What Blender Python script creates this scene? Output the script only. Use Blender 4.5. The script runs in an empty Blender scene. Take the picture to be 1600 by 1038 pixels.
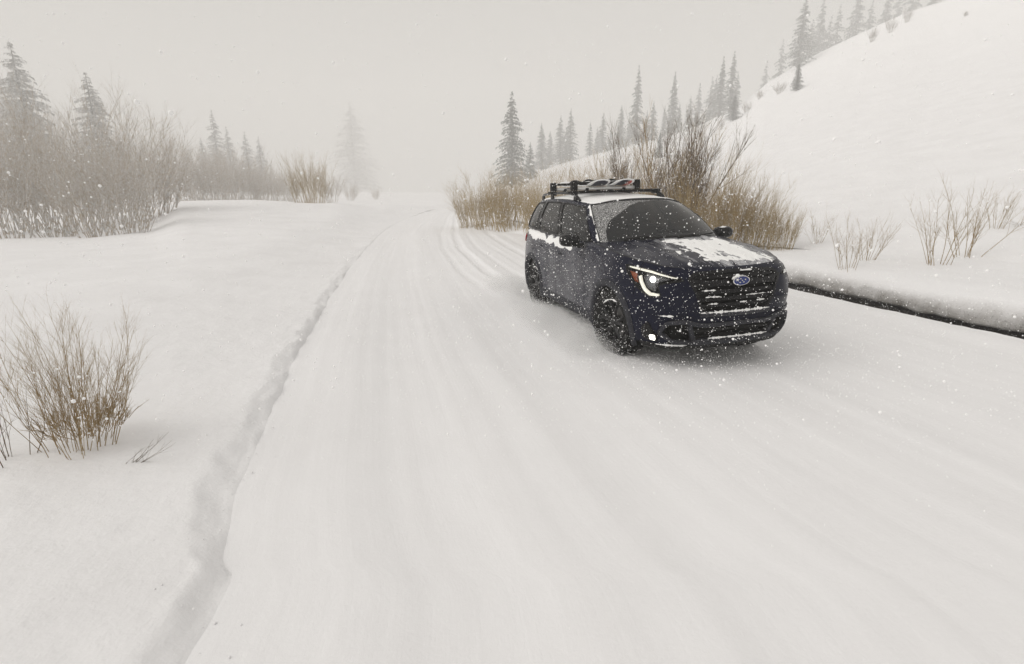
import bpy, bmesh, math, random
import numpy as np
from mathutils import Vector, Matrix
from mathutils.geometry import delaunay_2d_cdt

# ------------------------------------------------------------------ camera, world, sun, exposure
SC = bpy.context.scene
COL = SC.collection
CAM_H, CAM_F, CAM_P = 1.783, 818.0, 0.2564          # eye height, focal length (1600 px wide frame), downward tilt
HAZE = 0.0039
cam = bpy.data.cameras.new('camera')
cam.sensor_width = 36.0
cam.lens = CAM_F / 1600 * 36.0
cam.clip_start, cam.clip_end = 0.05, 2000.0
camo = bpy.data.objects.new('camera', cam)
COL.objects.link(camo)
camo.location = (0, 0, CAM_H)
camo.rotation_euler = (math.pi / 2 - CAM_P, 0, 0)
SC.camera = camo

SUN_EL, SUN_AZ = math.radians(36), math.radians(250)   # azimuth clockwise from +Y (from the left, a little behind the camera)
world = bpy.data.worlds.new('World')
SC.world = world
world.use_nodes = True
wn, wl = world.node_tree.nodes, world.node_tree.links
wn.clear()
wout = wn.new('ShaderNodeOutputWorld')
wbg = wn.new('ShaderNodeBackground')
sky = wn.new('ShaderNodeTexSky')
sky.sky_type = 'NISHITA'
sky.sun_disc = False
sky.sun_elevation = SUN_EL
sky.sun_rotation = SUN_AZ
sky.air_density = 1.0
sky.dust_density = 4.0
bw = wn.new('ShaderNodeRGBToBW')                      # overcast: the blue of the clear sky is lost in the cloud layer
cloud = wn.new('ShaderNodeMix')
cloud.data_type = 'RGBA'
cloud.inputs[0].default_value = 0.75
cloud.inputs[7].default_value = (8.4, 8.15, 7.75, 1)
tint = wn.new('ShaderNodeMix')
tint.data_type = 'RGBA'
tint.blend_type = 'MULTIPLY'
tint.inputs[0].default_value = 1.0
tint.inputs[7].default_value = (1.0, 0.972, 0.93, 1)
wl.new(sky.outputs[0], bw.inputs[0])
wl.new(bw.outputs[0], tint.inputs[6])
wl.new(tint.outputs[2], cloud.inputs[6])
wl.new(cloud.outputs[2], wbg.inputs[0])
wbg.inputs[1].default_value = 0.080
wl.new(wbg.outputs[0], wout.inputs[0])

sun = bpy.data.lights.new('sun', 'SUN')
sun.energy = 2.1
sun.angle = math.radians(50)
sun.color = (1.0, 0.965, 0.92)
suno = bpy.data.objects.new('sun', sun)
COL.objects.link(suno)
_sd = Vector((math.sin(SUN_AZ) * math.cos(SUN_EL), math.cos(SUN_AZ) * math.cos(SUN_EL), math.sin(SUN_EL)))
suno.rotation_euler = _sd.to_track_quat('Z', 'Y').to_euler()

SC.view_settings.view_transform = 'Standard'
SC.view_settings.look = 'None'
SC.view_settings.exposure = 0.0
SC.view_settings.gamma = 1.0
SC.view_settings.use_curve_mapping = False
SC.cycles.use_denoising = True
SC.cycles.denoiser = 'OPENIMAGEDENOISE'
SC.cycles.max_bounces = 8
SC.cycles.diffuse_bounces = 3
SC.cycles.glossy_bounces = 3
SC.cycles.transmission_bounces = 4
SC.cycles.transparent_max_bounces = 12
SC.cycles.volume_bounces = 3
SC.cycles.sample_clamp_indirect = 6.0
SC.cycles.use_fast_gi = False

RNG = np.random.default_rng(7)
random.seed(7)

# ------------------------------------------------------------------ small helpers
def cr(pts, ts):
    """Catmull-Rom through pts at integer parameters, sampled at ts."""
    P = np.asarray(pts, float)
    n = len(P)
    ts = np.clip(np.asarray(ts, float), 0, n - 1 - 1e-9)
    i = ts.astype(int)
    f = (ts - i)[..., None]
    g = lambda k: P[np.clip(k, 0, n - 1)]
    a, b, c, d = g(i - 1), g(i), g(i + 1), g(i + 2)
    a = np.where((i == 0)[..., None], 2 * b - c, a)
    d = np.where((i >= n - 2)[..., None], 2 * c - b, d)
    return b + 0.5 * f * (c - a + f * (2 * a - 5 * b + 4 * c - d + f * (3 * (b - c) + d - a)))

def _h(ix, iy, seed):
    v = np.sin(ix * 127.1 + iy * 311.7 + seed * 74.7) * 43758.5453
    return v - np.floor(v)

def vnoise(x, y, seed=0):
    """smooth value noise, -1..1"""
    x = np.asarray(x, float); y = np.asarray(y, float)
    ix, iy = np.floor(x), np.floor(y)
    fx, fy = x - ix, y - iy
    fx = fx * fx * (3 - 2 * fx); fy = fy * fy * (3 - 2 * fy)
    a, b = _h(ix, iy, seed), _h(ix + 1, iy, seed)
    c, d = _h(ix, iy + 1, seed), _h(ix + 1, iy + 1, seed)
    return (a + (b - a) * fx + (c - a) * fy + (a - b - c + d) * fx * fy) * 2 - 1

def fbm(x, y, oct=4, seed=0):
    s, a = 0, 1.0
    for k in range(oct):
        s = s + a * vnoise(x * 2 ** k + 13.7 * k, y * 2 ** k - 7.3 * k, seed + k)
        a *= 0.5
    return s / 1.9

def sstep(a, b, x):
    t = np.clip((np.asarray(x, float) - a) / (b - a), 0, 1)
    return t * t * (3 - 2 * t)

def mesh_obj(name, verts, faces, m=None, parent=None, smooth=True, uv=None, vnorm=None):
    me = bpy.data.meshes.new(name)
    V = np.asarray(verts, np.float32)
    if isinstance(faces, np.ndarray):
        n, k = faces.shape
        me.vertices.add(len(V)); me.vertices.foreach_set('co', V.ravel())
        me.loops.add(n * k); me.loops.foreach_set('vertex_index', faces.astype(np.int32).ravel())
        me.polygons.add(n)
        me.polygons.foreach_set('loop_start', np.arange(0, n * k, k, dtype=np.int32))
        me.polygons.foreach_set('loop_total', np.full(n, k, np.int32))
        me.update(calc_edges=True)
    else:
        me.from_pydata([tuple(map(float, v)) for v in V], [], [tuple(map(int, f)) for f in faces])
    if smooth:
        me.polygons.foreach_set('use_smooth', np.ones(len(me.polygons), bool))
    if uv is not None:
        L = me.uv_layers.new(name='road')
        li = np.empty(len(me.loops), np.int32); me.loops.foreach_get('vertex_index', li)
        L.data.foreach_set('uv', np.asarray(uv, np.float32)[li].ravel())
    if m is not None:
        me.materials.append(m)
    o = bpy.data.objects.new(name, me)
    COL.objects.link(o)
    if parent is not None:
        o.parent = parent
    return o

def grid_faces(nr, nc, mask=None, flip=False):
    i = np.arange(nr - 1)[:, None] * nc + np.arange(nc - 1)[None]
    F = np.stack([i, i + 1, i + nc + 1, i + nc], -1)
    if flip:
        F = F[..., ::-1]
    F = F.reshape(-1, 4)
    if mask is not None:
        F = F[mask.ravel()]
    return F

def compact(V, F):
    used = np.unique(F)
    m = np.zeros(len(V), int); m[used] = np.arange(len(used))
    return V[used], m[F]

class MB:
    """collects shapes and links them as one mesh object"""
    def __init__(s): s.v, s.f = [], []
    def add(s, v, f):
        b = len(s.v)
        s.v += [tuple(map(float, p)) for p in v]; s.f += [tuple(b + int(i) for i in q) for q in f]
        return s
    def box(s, c, d, R=None, taper=1.0):
        c = Vector(c); out = []
        for z in (-1, 1):
            k = taper if z > 0 else 1
            for x, y in ((-1, -1), (1, -1), (1, 1), (-1, 1)):
                p = Vector((x * d[0] / 2 * k, y * d[1] / 2 * k, z * d[2] / 2))
                out.append(c + (R @ p if R else p))
        return s.add(out, [(3, 2, 1, 0), (4, 5, 6, 7), (0, 1, 5, 4), (1, 2, 6, 5), (2, 3, 7, 6), (3, 0, 4, 7)])
    def tube(s, path, r, n=8, cap=True, sx=1.0):
        path = [Vector(p) for p in path]
        rs = r if hasattr(r, '__len__') else [r] * len(path)
        b = len(s.v); up = None
        for i, p in enumerate(path):
            t = (path[min(i + 1, len(path) - 1)] - path[max(i - 1, 0)]).normalized()
            if up is None:
                up = Vector((0, 0, 1)) if abs(t.z) < 0.9 else Vector((1, 0, 0))
            a = t.cross(up).normalized(); up2 = a.cross(t).normalized()
            up = up2
            for k in range(n):
                an = 2 * math.pi * k / n
                s.v.append(tuple(p + (a * math.cos(an) * sx + up2 * math.sin(an)) * rs[i]))
        for i in range(len(path) - 1):
            for k in range(n):
                s.f.append((b + i * n + k, b + i * n + (k + 1) % n, b + (i + 1) * n + (k + 1) % n, b + (i + 1) * n + k))
        if cap:
            s.f.append(tuple(b + k for k in range(n))[::-1])
            e = b + (len(path) - 1) * n
            s.f.append(tuple(e + k for k in range(n)))
        return s
    def lathe(s, prof, n=48, axis='y', closed=False):
        """prof: (radius, offset along axis)"""
        b = len(s.v); m = len(prof)
        for k in range(n):
            a = 2 * math.pi * k / n
            for r, h in prof:
                s.v.append((r * math.cos(a), h, r * math.sin(a)))
        for k in range(n):
            k2 = (k + 1) % n
            for j in range(m if closed else m - 1):
                j2 = (j + 1) % m
                s.f.append((b + k * m + j, b + k * m + j2, b + k2 * m + j2, b + k2 * m + j))
        return s
    def build(s, name, m, parent=None, smooth=False, bevel=0.0, sub=0):
        o = mesh_obj(name, s.v, s.f, m, parent, smooth)
        if bevel:
            md = o.modifiers.new('bevel', 'BEVEL'); md.width = bevel; md.segments = 2; md.limit_method = 'ANGLE'
        if smooth == 'auto':
            o.data.polygons.foreach_set('use_smooth', np.ones(len(o.data.polygons), bool))
            o.data.set_sharp_from_angle(angle=math.radians(35))
        return o

def tag(o, label=None, cat=None, group=None, kind=None):
    if label: o['label'] = label
    if cat: o['category'] = cat
    if group: o['group'] = group
    if kind: o['kind'] = kind
    return o

def empty(name, loc=(0, 0, 0), rz=0.0):
    o = bpy.data.objects.new(name, None)
    o.empty_display_size = 0.3
    COL.objects.link(o)
    o.location = loc; o.rotation_euler = (0, 0, rz)
    return o

def copy_tree(o, parent=None):
    c = o.copy(); COL.objects.link(c)
    c.parent = parent
    for ch in o.children:
        copy_tree(ch, c)
    return c

# ------------------------------------------------------------------ materials
class NT:
    def __init__(s, name):
        s.m = bpy.data.materials.new(name); s.m.use_nodes = True
        s.t = s.m.node_tree; s.n = s.t.nodes; s.l = s.t.links
        s.b = s.n['Principled BSDF']; s.out = s.n['Material Output']
    def new(s, ty, **kw):
        nd = s.n.new(ty)
        for k, v in kw.items(): setattr(nd, k, v)
        return nd
    def link(s, a, b): s.l.new(a, b)
    def noise(s, scale, detail=4, rough=0.55, vec=None, dim='3D', dist=0.0):
        nd = s.new('ShaderNodeTexNoise'); nd.noise_dimensions = dim
        nd.inputs['Scale'].default_value = scale; nd.inputs['Detail'].default_value = detail
        nd.inputs['Roughness'].default_value = rough; nd.inputs['Distortion'].default_value = dist
        if vec is not None: s.link(vec, nd.inputs['Vector'])
        return nd.outputs['Fac']
    def ramp(s, fac, stops):
        nd = s.new('ShaderNodeValToRGB'); e = nd.color_ramp.elements
        while len(e) < len(stops): e.new(0.5)
        for i, (p, c) in enumerate(stops):
            e[i].position = p; e[i].color = (c if len(c) == 4 else (*c, 1)) if hasattr(c, '__len__') else (c, c, c, 1)
        s.link(fac, nd.inputs[0]); return nd.outputs[0]
    def math(s, op, a, b=None, clamp=False):
        nd = s.new('ShaderNodeMath', operation=op, use_clamp=clamp)
        for i, v in enumerate((a, b)):
            if v is None: continue
            if isinstance(v, (int, float)): nd.inputs[i].default_value = v
            else: s.link(v, nd.inputs[i])
        return nd.outputs[0]
    def mix(s, fac, a, b):
        nd = s.new('ShaderNodeMix', data_type='RGBA')
        for i, v in ((0, fac), (6, a), (7, b)):
            if isinstance(v, (int, float)): nd.inputs[i].default_value = v
            elif isinstance(v, tuple): nd.inputs[i].default_value = (*v, 1)
            else: s.link(v, nd.inputs[i])
        return nd.outputs[2]
    def coord(s, which='Object'):
        return s.new('ShaderNodeTexCoord').outputs[which]
    def bump(s, h, strength=0.3, dist=0.02):
        nd = s.new('ShaderNodeBump'); nd.inputs['Strength'].default_value = strength; nd.inputs['Distance'].default_value = dist
        s.link(h, nd.inputs['Height']); s.link(nd.outputs[0], s.b.inputs['Normal'])
    def set(s, **kw):
        for k, v in kw.items():
            i = s.b.inputs[k.replace('_', ' ')]
            if isinstance(v, (int, float)): i.default_value = v
            elif isinstance(v, tuple): i.default_value = (*v, 1) if len(v) == 3 else v
            else: s.link(v, i)
        return s

def plain(name, col, rough=0.5, metal=0.0, var=0.15, scale=25, **kw):
    t = NT(name)
    f = t.noise(scale, 3, vec=t.coord())
    c = t.mix(f, tuple(x * (1 - var) for x in col), tuple(min(1, x * (1 + var)) for x in col))
    t.set(Base_Color=c, Roughness=rough, Metallic=metal)
    t.set(**kw)
    return t.m

def snow_mat(name, road=False, base=(0.865, 0.862, 0.872), low=(0.81, 0.805, 0.813)):
    t = NT(name)
    if road:
        uv = t.new('ShaderNodeUVMap'); uv.uv_map = 'road'
        mp = t.new('ShaderNodeMapping'); mp.inputs['Scale'].default_value = (2.6, 0.07, 1)
        t.link(uv.outputs[0], mp.inputs[0])
        st = t.noise(1.0, 6, 0.62, mp.outputs[0], dim='2D')
        mp2 = t.new('ShaderNodeMapping'); mp2.inputs['Scale'].default_value = (30.0, 0.8, 1)
        t.link(uv.outputs[0], mp2.inputs[0])
        st2 = t.noise(1.0, 4, 0.6, mp2.outputs[0], dim='2D')
        co = t.coord('Object')
        n = t.noise(1.3, 5, 0.6, co)
        cl = t.noise(34, 5, 0.65, co)
        mixf = t.math('ADD', t.math('MULTIPLY', st, 0.65), t.math('MULTIPLY', n, 0.35))
        t.set(Base_Color=t.ramp(mixf, [(0.30, low), (0.62, base)]), Roughness=0.75)
        hh = t.math('ADD', t.math('ADD', t.math('MULTIPLY', st, 1.0), t.math('MULTIPLY', st2, 0.10)), t.math('MULTIPLY', cl, 0.45))
        t.bump(hh, 0.30, 0.02)
    else:
        co = t.coord('Object')
        n = t.noise(0.7, 5, 0.6, co)
        cl = t.noise(28, 6, 0.65, co)
        t.set(Base_Color=t.ramp(n, [(0.30, low), (0.65, base)]), Roughness=0.8)
        md = t.noise(4.5, 4, 0.6, co)
        t.bump(t.math('ADD', t.math('ADD', n, t.math('MULTIPLY', md, 0.6)), t.math('MULTIPLY', cl, 0.12)), 0.6, 0.05)
    t.set(Specular_IOR_Level=0.25)
    return t.m

M = {}
M['snow'] = snow_mat('snow')
M['road'] = snow_mat('packed_snow', True)
M['fresh'] = plain('fresh_snow', (0.88, 0.88, 0.875), 0.85, var=0.03, scale=60)
def soil_mat():
    t = NT('wet_soil'); co = t.coord()
    n = t.noise(9, 6, 0.7, co); s = t.noise(60, 3, 0.6, co)
    c = t.ramp(n, [(0.3, (0.012, 0.010, 0.008)), (0.7, (0.05, 0.042, 0.034))])
    t.set(Base_Color=t.mix(t.ramp(s, [(0.63, 0.0), (0.68, 0.8)]), c, (0.75, 0.75, 0.75)), Roughness=0.55)
    t.bump(t.math('ADD', n, s), 0.8, 0.05)
    return t.m
M['soil'] = soil_mat()
def dirty_snow():
    t = NT('dirty_bank_snow')
    uv = t.new('ShaderNodeUVMap'); uv.uv_map = 'road'
    sp = t.new('ShaderNodeSeparateXYZ'); t.link(uv.outputs[0], sp.inputs[0])
    co = t.coord(); n = t.noise(3.2, 6, 0.65, co); s = t.noise(48, 4, 0.6, co)
    # splashed slush: uv.x = 1 on the lower face of the bank, 0 on top
    m = t.math('MULTIPLY', t.math('POWER', t.math('MAXIMUM', sp.outputs[0], 0.0), 1.6), t.math('ADD', t.math('MULTIPLY', n, 1.55), 0.05), True)
    c = t.mix(m, (0.865, 0.862, 0.872), (0.26, 0.245, 0.225))
    sm = t.math('MULTIPLY', t.ramp(s, [(0.58, 0.0), (0.66, 1.0)]), t.math('MULTIPLY', m, 0.8))
    t.set(Base_Color=t.mix(sm, c, (0.05, 0.045, 0.04)), Roughness=0.75, Specular_IOR_Level=0.25)
    t.bump(t.math('ADD', n, t.math('MULTIPLY', s, 0.4)), 0.6, 0.05)
    return t.m
M['bank'] = dirty_snow()
def twig_mat(name, a, b, frost=0.25):  # frost: amount of white flecks, raised where haze is painted in
    t = NT(name); co = t.coord()
    n = t.noise(3, 3, 0.6, co); s = t.noise(38, 3, 0.6, co)
    c = t.mix(n, a, b)
    t.set(Base_Color=t.mix(t.ramp(s, [(0.62 - frost * 0.35, 0.0), (0.70 - frost * 0.25, 0.85)]), c, (0.72, 0.72, 0.72)), Roughness=0.8)
    return t.m
M['willow'] = twig_mat('willow_bark', (0.20, 0.13, 0.055), (0.44, 0.315, 0.145), 0.10)
M['willow_tan'] = twig_mat('willow_bark_tan', (0.27, 0.185, 0.075), (0.50, 0.375, 0.175), 0.13)
M['willow_dark'] = twig_mat('willow_bark_dark', (0.075, 0.05, 0.028), (0.20, 0.14, 0.08), 0.13)
M['willow_haze'] = twig_mat('haze_pale_willow_bark', (0.37, 0.30, 0.225), (0.57, 0.485, 0.38), 0.55)  # bark lightened so its colour carries haze over the left willows
M['needles_frost'] = twig_mat('haze_pale_spruce_needles', (0.19, 0.185, 0.17), (0.31, 0.30, 0.28), 0.5)  # needle colour paled to stand for haze over the left spruces
M['needles'] = twig_mat('spruce_needles', (0.03, 0.04, 0.03), (0.065, 0.075, 0.06), 0.28)
M['trunk'] = plain('spruce_bark', (0.075, 0.06, 0.048), 0.9, var=0.3)
# ------------------------------------------------------------------ ground: road, left snow field, right bank with ditch, hillside
CP, SP = math.cos(CAM_P), math.sin(CAM_P)
def at(px, py, Y):
    """world point seen at a photo pixel, at forward distance Y from the eye"""
    a, b, c = (px - 800) / CAM_F, 1.0, -(py - 519) / CAM_F
    w = np.array([a, b * CP + c * SP, -b * SP + c * CP])
    w *= Y / w[1]
    return np.array([w[0], w[1], CAM_H + w[2]])
EL = np.array([(-1.0, -14), (-1.12, -2), (-1.26, 1.64), (-1.47, 2.27), (-1.72, 3.0), (-2.1, 4.48), (-2.62, 6.5), (-3.78, 11.8), (-5.05, 18.6), (-6.7, 28.8), (-8.3, 45.4), (-9.3, 62), (-9.4, 85), (-7, 120), (2, 180), (20, 330)])
ER = np.array([(7.6, -14), (7.2, -2), (6.75, 3.0), (6.30, 5.9), (5.85, 7.4), (5.45, 9.0), (5.05, 10.6), (4.2, 13.4), (2.7, 17.6), (.4, 23.4), (-1.7, 28.5), (-3.4, 36), (-4.3, 46), (-4.7, 62), (-4.3, 85), (-1, 120), (10, 180), (35, 330)])
def edge_fn(E):
    t = np.linspace(0, len(E) - 1, 3000); q = cr(E, t)
    return lambda y: np.interp(y, q[:, 1], q[:, 0])
xl, xr = edge_fn(EL), edge_fn(ER)
dy = .035 * 1.0125 ** np.arange(380)
yr = np.r_[np.arange(-4, .6, .12), .6 + np.cumsum(dy)]
yr = np.r_[yr[yr < 300], np.linspace(306, 485, 14)]
TRK = [np.array([(.461, 8.62), (-.61, 12.47), (-1.75, 18), (-2.75, 25.3), (-3.6, 34), (-4.9, 46), (-6, 62)])]
TRK.append(np.array([(2.075, 9.05), (1.02, 12.85), (-.1, 18.3), (-1.2, 25.5), (-2.15, 34), (-3.5, 46), (-4.6, 62)]))
def groove(x, y):
    z = np.zeros_like(x)
    for T in TRK:
        xc = np.interp(y, T[:, 1], T[:, 0]); on = sstep(8.4, 8.9, y)
        d = np.abs(x - xc + .02 * vnoise(y * 1.3, y * 0, 4))
        z += on * (-.034 * np.exp(-(d / .13) ** 4) + .010 * np.exp(-((d - .21) / .06) ** 2)) - .016 * sstep(9, 11, y) * (np.exp(-((x - xc + .62) / .10) ** 4) + np.exp(-((x - xc - .55) / .09) ** 4))
    return z
def road_z(x, y, s, w):
    lat = s
    rut = .009 * vnoise(lat * 1.7, y * .03, 11) + .006 * vnoise(lat * 4.3, y * .05, 12) + .0025 * vnoise(lat * 12, y * .12, 13)
    soft = .016 * fbm(x * .7, y * .5, 4, 2) + .0035 * fbm(x * 7, y * 5, 3, 6) * sstep(40, 10, y)
    wheel = -.022 * np.exp(-((lat - 1.15) / .42) ** 2) - .016 * np.exp(-((lat - 2.85) / .45) ** 2)
    return .030 + rut + soft + wheel + groove(x, y) + .05 * sstep(w - 1.2, w - .2, s)
tw = np.linspace(0, 1, 260)
Yg, Tg_ = np.meshgrid(yr, tw, indexing='ij')
wob = lambda y, sd: .045 * fbm(y * .9, y * 0 + sd, 3, sd) + .025 * fbm(y * 4.2, y * 0, 2, sd + 3)
wobr = lambda y: wob(y, 47) + (.05 * fbm(y * 2.6, y * 0, 3, 52) + .03 * fbm(y * 7.5, y * 0, 2, 53)) * sstep(22, 12, y)
Lx = xl(Yg) + wob(Yg, 41); Rx = xr(Yg) + wobr(Yg)
Xg = Lx + (Rx - Lx) * Tg_
Zg = road_z(Xg, Yg, Xg - xl(Yg), Rx - Lx)
road = mesh_obj('road', np.stack([Xg, Yg, Zg], -1).reshape(-1, 3), grid_faces(len(yr), 260, flip=True), M['road'], uv=np.stack([Xg - xl(Yg), Yg], -1).reshape(-1, 2))
tag(road, kind='structure')
# left field
_az = [(px - 800) / CAM_F for px in (-700, -300, 0, 130, 230, 300, 400, 520, 600, 660)]
_yd = [0, 3, 6, 10, 16, 24, 32, 45, 70, 120, 300]
_tb = np.array([[.10, .12, .16, .18, .12, -.15, -.65, -.7, -.3, .6, 3],
                [.10, .12, .16, .18, .12, -.20, -.75, -.7, -.3, .6, 3],
                [.10, .12, .16, .18, .12, -.22, -.75, -.6, -.2, .6, 3],
                [.10, .12, .16, .18, .12, -.18, -.65, -.3, .0, .6, 3],
                [.10, .12, .16, .18, .16, .02, -.10, .55, .5, .6, 3],
                [.10, .12, .16, .20, .26, .42, .75, 1.22, .7, .6, 3],
                [.10, .12, .16, .20, .26, .42, .75, 1.22, .7, .6, 3],
                [.10, .12, .16, .20, .24, .32, .50, 1.00, .6, .6, 3],
                [.10, .12, .16, .18, .20, .22, .25, .35, .5, .6, 3],
                [.10, .12, .14, .15, .15, .15, .15, .15, .3, .5, 3]])
def left_z(x, y, s):
    az = np.clip(x / np.maximum(y, 1.5), _az[0], _az[-1]); yy = np.clip(y, 0, 299)
    ia = np.interp(az, _az, np.arange(len(_az))); iy = np.interp(yy, _yd, np.arange(len(_yd)))
    a0 = np.clip(ia.astype(int), 0, len(_az) - 2); b0 = np.clip(iy.astype(int), 0, len(_yd) - 2)
    fa, fb = ia - a0, iy - b0
    fa = fa * fa * (3 - 2 * fa)
    t = (_tb[a0, b0] * (1 - fa) + _tb[a0 + 1, b0] * fa) * (1 - fb) + (_tb[a0, b0 + 1] * (1 - fa) + _tb[a0 + 1, b0 + 1] * fa) * fb
    far = 1 - .9 * sstep(6, 17, y)
    clod = np.clip(.5 + .6 * fbm(x * 5.5, y * 4.0, 4, 61), 0, 1)
    e_ = s + .14 * fbm(y * 1.3, y * 0, 4, 64) * sstep(.0, .05, s) + .09 * fbm(x * 6, y * 5, 4, 65)
    step = .062 * np.clip(e_ / .17, 0, 1) ** .9 * far + .016 * (1 - far) * np.clip(e_ / .2, 0, 1) + .018 * (clod - .5) * np.exp(-((s - .2) / .2) ** 2) * far
    trench = .022 * fbm(x * 9, y * 7, 3, 68) * np.exp(-((s - .10) / .12) ** 2) * far
    lumps_ = .028 * fbm(x * 1.1, y * 1.1, 4, 62) * sstep(.2, 1.4, s) + .008 * fbm(x * 5, y * 5, 3, 66) * sstep(30, 8, y) + .35 * fbm(x * .07, y * .07, 3, 63) * sstep(18, 60, y)
    return .03 + step + trench + t * sstep(.0, 3.4, s) + lumps_
sl = np.r_[np.linspace(0, 1.2, 50), 1.2 + np.cumsum(.03 * 1.052 ** np.arange(120))]
Yl, Sl = np.meshgrid(yr, sl, indexing='ij')
Xl = xl(Yl) + wob(Yl, 41) - Sl
Zl = left_z(Xl, Yl, Sl); Zl[:, 0] = Zg[:, 0]
field = mesh_obj('snow_field', np.stack([Xl, Yl, Zl], -1).reshape(-1, 3), grid_faces(len(yr), len(sl)), M['snow'])
tag(field, kind='structure')
# right side: ditch of wet soil, then the undercut snow bank
def fd(y): return sstep(17, 11, y)
prof_soil = [(0, .055), (.04, .01), (.09, -.10), (.16, -.20), (.42, -.20), (.52, -.08), (.58, .12), (.62, .2)]
prof_bank = [(.68, .15, 1), (.54, .085, 1), (.44, .075, 1), (.40, .105, 1), (.40, .18, .9), (.425, .28, .7), (.49, .38, .36), (.60, .465, .08), (.87, .52, 0), (1.3, .54, 0), (1.8, .55, 0), (2.4, .58, 0), (3.2, .66, 0)]
def sweep(prof, sd, nsub, bank):
    q = np.array(prof, float)
    tq = np.linspace(0, len(q) - 1, (len(q) - 1) * nsub + 1); q = cr(q, tq)
    ys = yr[(yr > -3.9) & (yr < 200)]
    Yb = np.repeat(ys[:, None], len(q), 1); s = np.repeat(q[None, :, 0], len(ys), 0); z = np.repeat(q[None, :, 1], len(ys), 0)
    f = fd(Yb)
    n1 = fbm(Yb * 1.5 + s, s * 3 + z * 4, 4, sd); n2 = fbm(Yb * .35, s * 0 + 1, 2, sd + 4)
    if bank:
        lip = sstep(.9, .5, s)
        s2 = s + f * lip * (.10 * n2 + .05 * n1)
        z2 = z * (.55 + .45 * f) * (1 + .16 * n2 * lip) + .02 * n1 * f + f * sstep(.5, .36, s) * (.075 * fbm(Yb * 1.1, s * 0, 3, 88) + .06 * fbm(Yb * 4.0, s * 0, 2, 89) - .01)
        s2 = s2 - (1 - f) * .5 * lip                              # no ditch further on: the bank meets the road
        z2 = z2 - (1 - f) * .25 * sstep(.9, .3, s)
        z2 = z2 + (1 - f) * .18 * fbm(Yb * .8, s * 1.6, 3, 77) * sstep(3.2, 1.6, s) * sstep(60, 20, Yb)
        dirt = np.repeat(q[None, :, 2], len(ys), 0) * f
    else:
        s2 = s + .03 * n1 * f * (s > .01); z2 = np.where(s > .01, z * f - .2 * (1 - f) + .03 * n1 * f, Zr_edge(Yb)); dirt = s * 0
    X = xr(Yb) + wobr(Yb) * sstep(.55, .0, s) + s2
    return X, Yb, z2, dirt, len(ys), len(q)
def Zr_edge(y): return np.interp(y, yr, Zg[:, -1])
X, Yb, z2, dr, a_, b_ = sweep(prof_soil, 81, 3, False)
o = mesh_obj('ditch', np.stack([X, Yb, z2], -1).reshape(-1, 3), grid_faces(a_, b_, flip=True), M['soil'])
tag(o, kind='structure')
X, Yb, z2, dr, a_, b_ = sweep(prof_bank, 83, 5, True)
bank = mesh_obj('snow_bank', np.stack([X, Yb, z2], -1).reshape(-1, 3), grid_faces(a_, b_, flip=True), M['bank'], uv=np.stack([dr, dr], -1).reshape(-1, 2))
tag(bank, kind='structure')
# hillside: columns radiate from the road side up to the ridge
RD = [(705, 308, 267), (745, 303, 243), (800, 284, 226), (850, 262, 218), (930, 242, 210), (1000, 224, 207), (1100, 191, 202), (1160, 160, 197), (1200, 128, 194), (1260, 96, 191), (1330, 60, 187), (1420, 20, 184), (1480, 0, 181), (1600, -50, 174), (1800, -130, 162), (2100, -230, 142), (2600, -330, 116)]
rp = np.array([at(*q) for q in RD])
raz = np.arctan2(rp[:, 0], rp[:, 1]); rr_ = np.hypot(rp[:, 0], rp[:, 1]); rz = rp[:, 2]
raz = np.r_[raz, 1.6, 2.2]; rr_ = np.r_[rr_, 200, 200]; rz = np.r_[rz, 70, 65]
th = np.radians(np.r_[np.linspace(-5.2, 62, 620), np.linspace(62.5, 105, 60)])
qq = np.r_[0, np.cumsum(.0011 * 1.016 ** np.arange(175))]; qq = qq / qq[-1]
qq = np.r_[qq, 1 + np.linspace(.02, .55, 16)]
rs = np.linspace(1.5, 160, 12000)
FT = []
for a in th:
    sg = rs * math.sin(a) - xr(rs * math.cos(a)) - 2.35
    i = np.argmax(sg > 0); FT.append(rs[i] if sg[i] > 0 else 120)
FT = np.array(FT)
RR = np.interp(th, raz, rr_); RZ = np.interp(th, raz, rz)
Q, TH = np.meshgrid(qq, th)
R_ = FT[:, None] + (RR - FT)[:, None] * Q
Xh, Yh = R_ * np.sin(TH), R_ * np.cos(TH)
qn = np.clip(Q, 0, 1)
zf = np.interp(FT * np.cos(th), [0, 12, 18, 400], [.56, .56, .36, .36])[:, None]
prof_h = qn ** 1.22
Zh = zf + (RZ[:, None] - zf) * prof_h - np.maximum(Q - 1, 0) * (RR - FT)[:, None] * .25
Zh += (.05 * fbm(Xh * .9, Yh * .9, 4, 91) * sstep(0, .01, Q) + .55 * fbm(Xh * .09, Yh * .09, 4, 92) * sstep(.05, .3, Q) + 1.3 * fbm(Xh * .03, Yh * .03, 3, 95) * sstep(.2, .6, Q)) * sstep(1.0, .8, np.abs(Q - .2))
hill = mesh_obj('hillside', np.stack([Xh, Yh, Zh], -1).reshape(-1, 3), grid_faces(len(th), len(qq), flip=True), M['snow'])
tag(hill, kind='structure')
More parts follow.
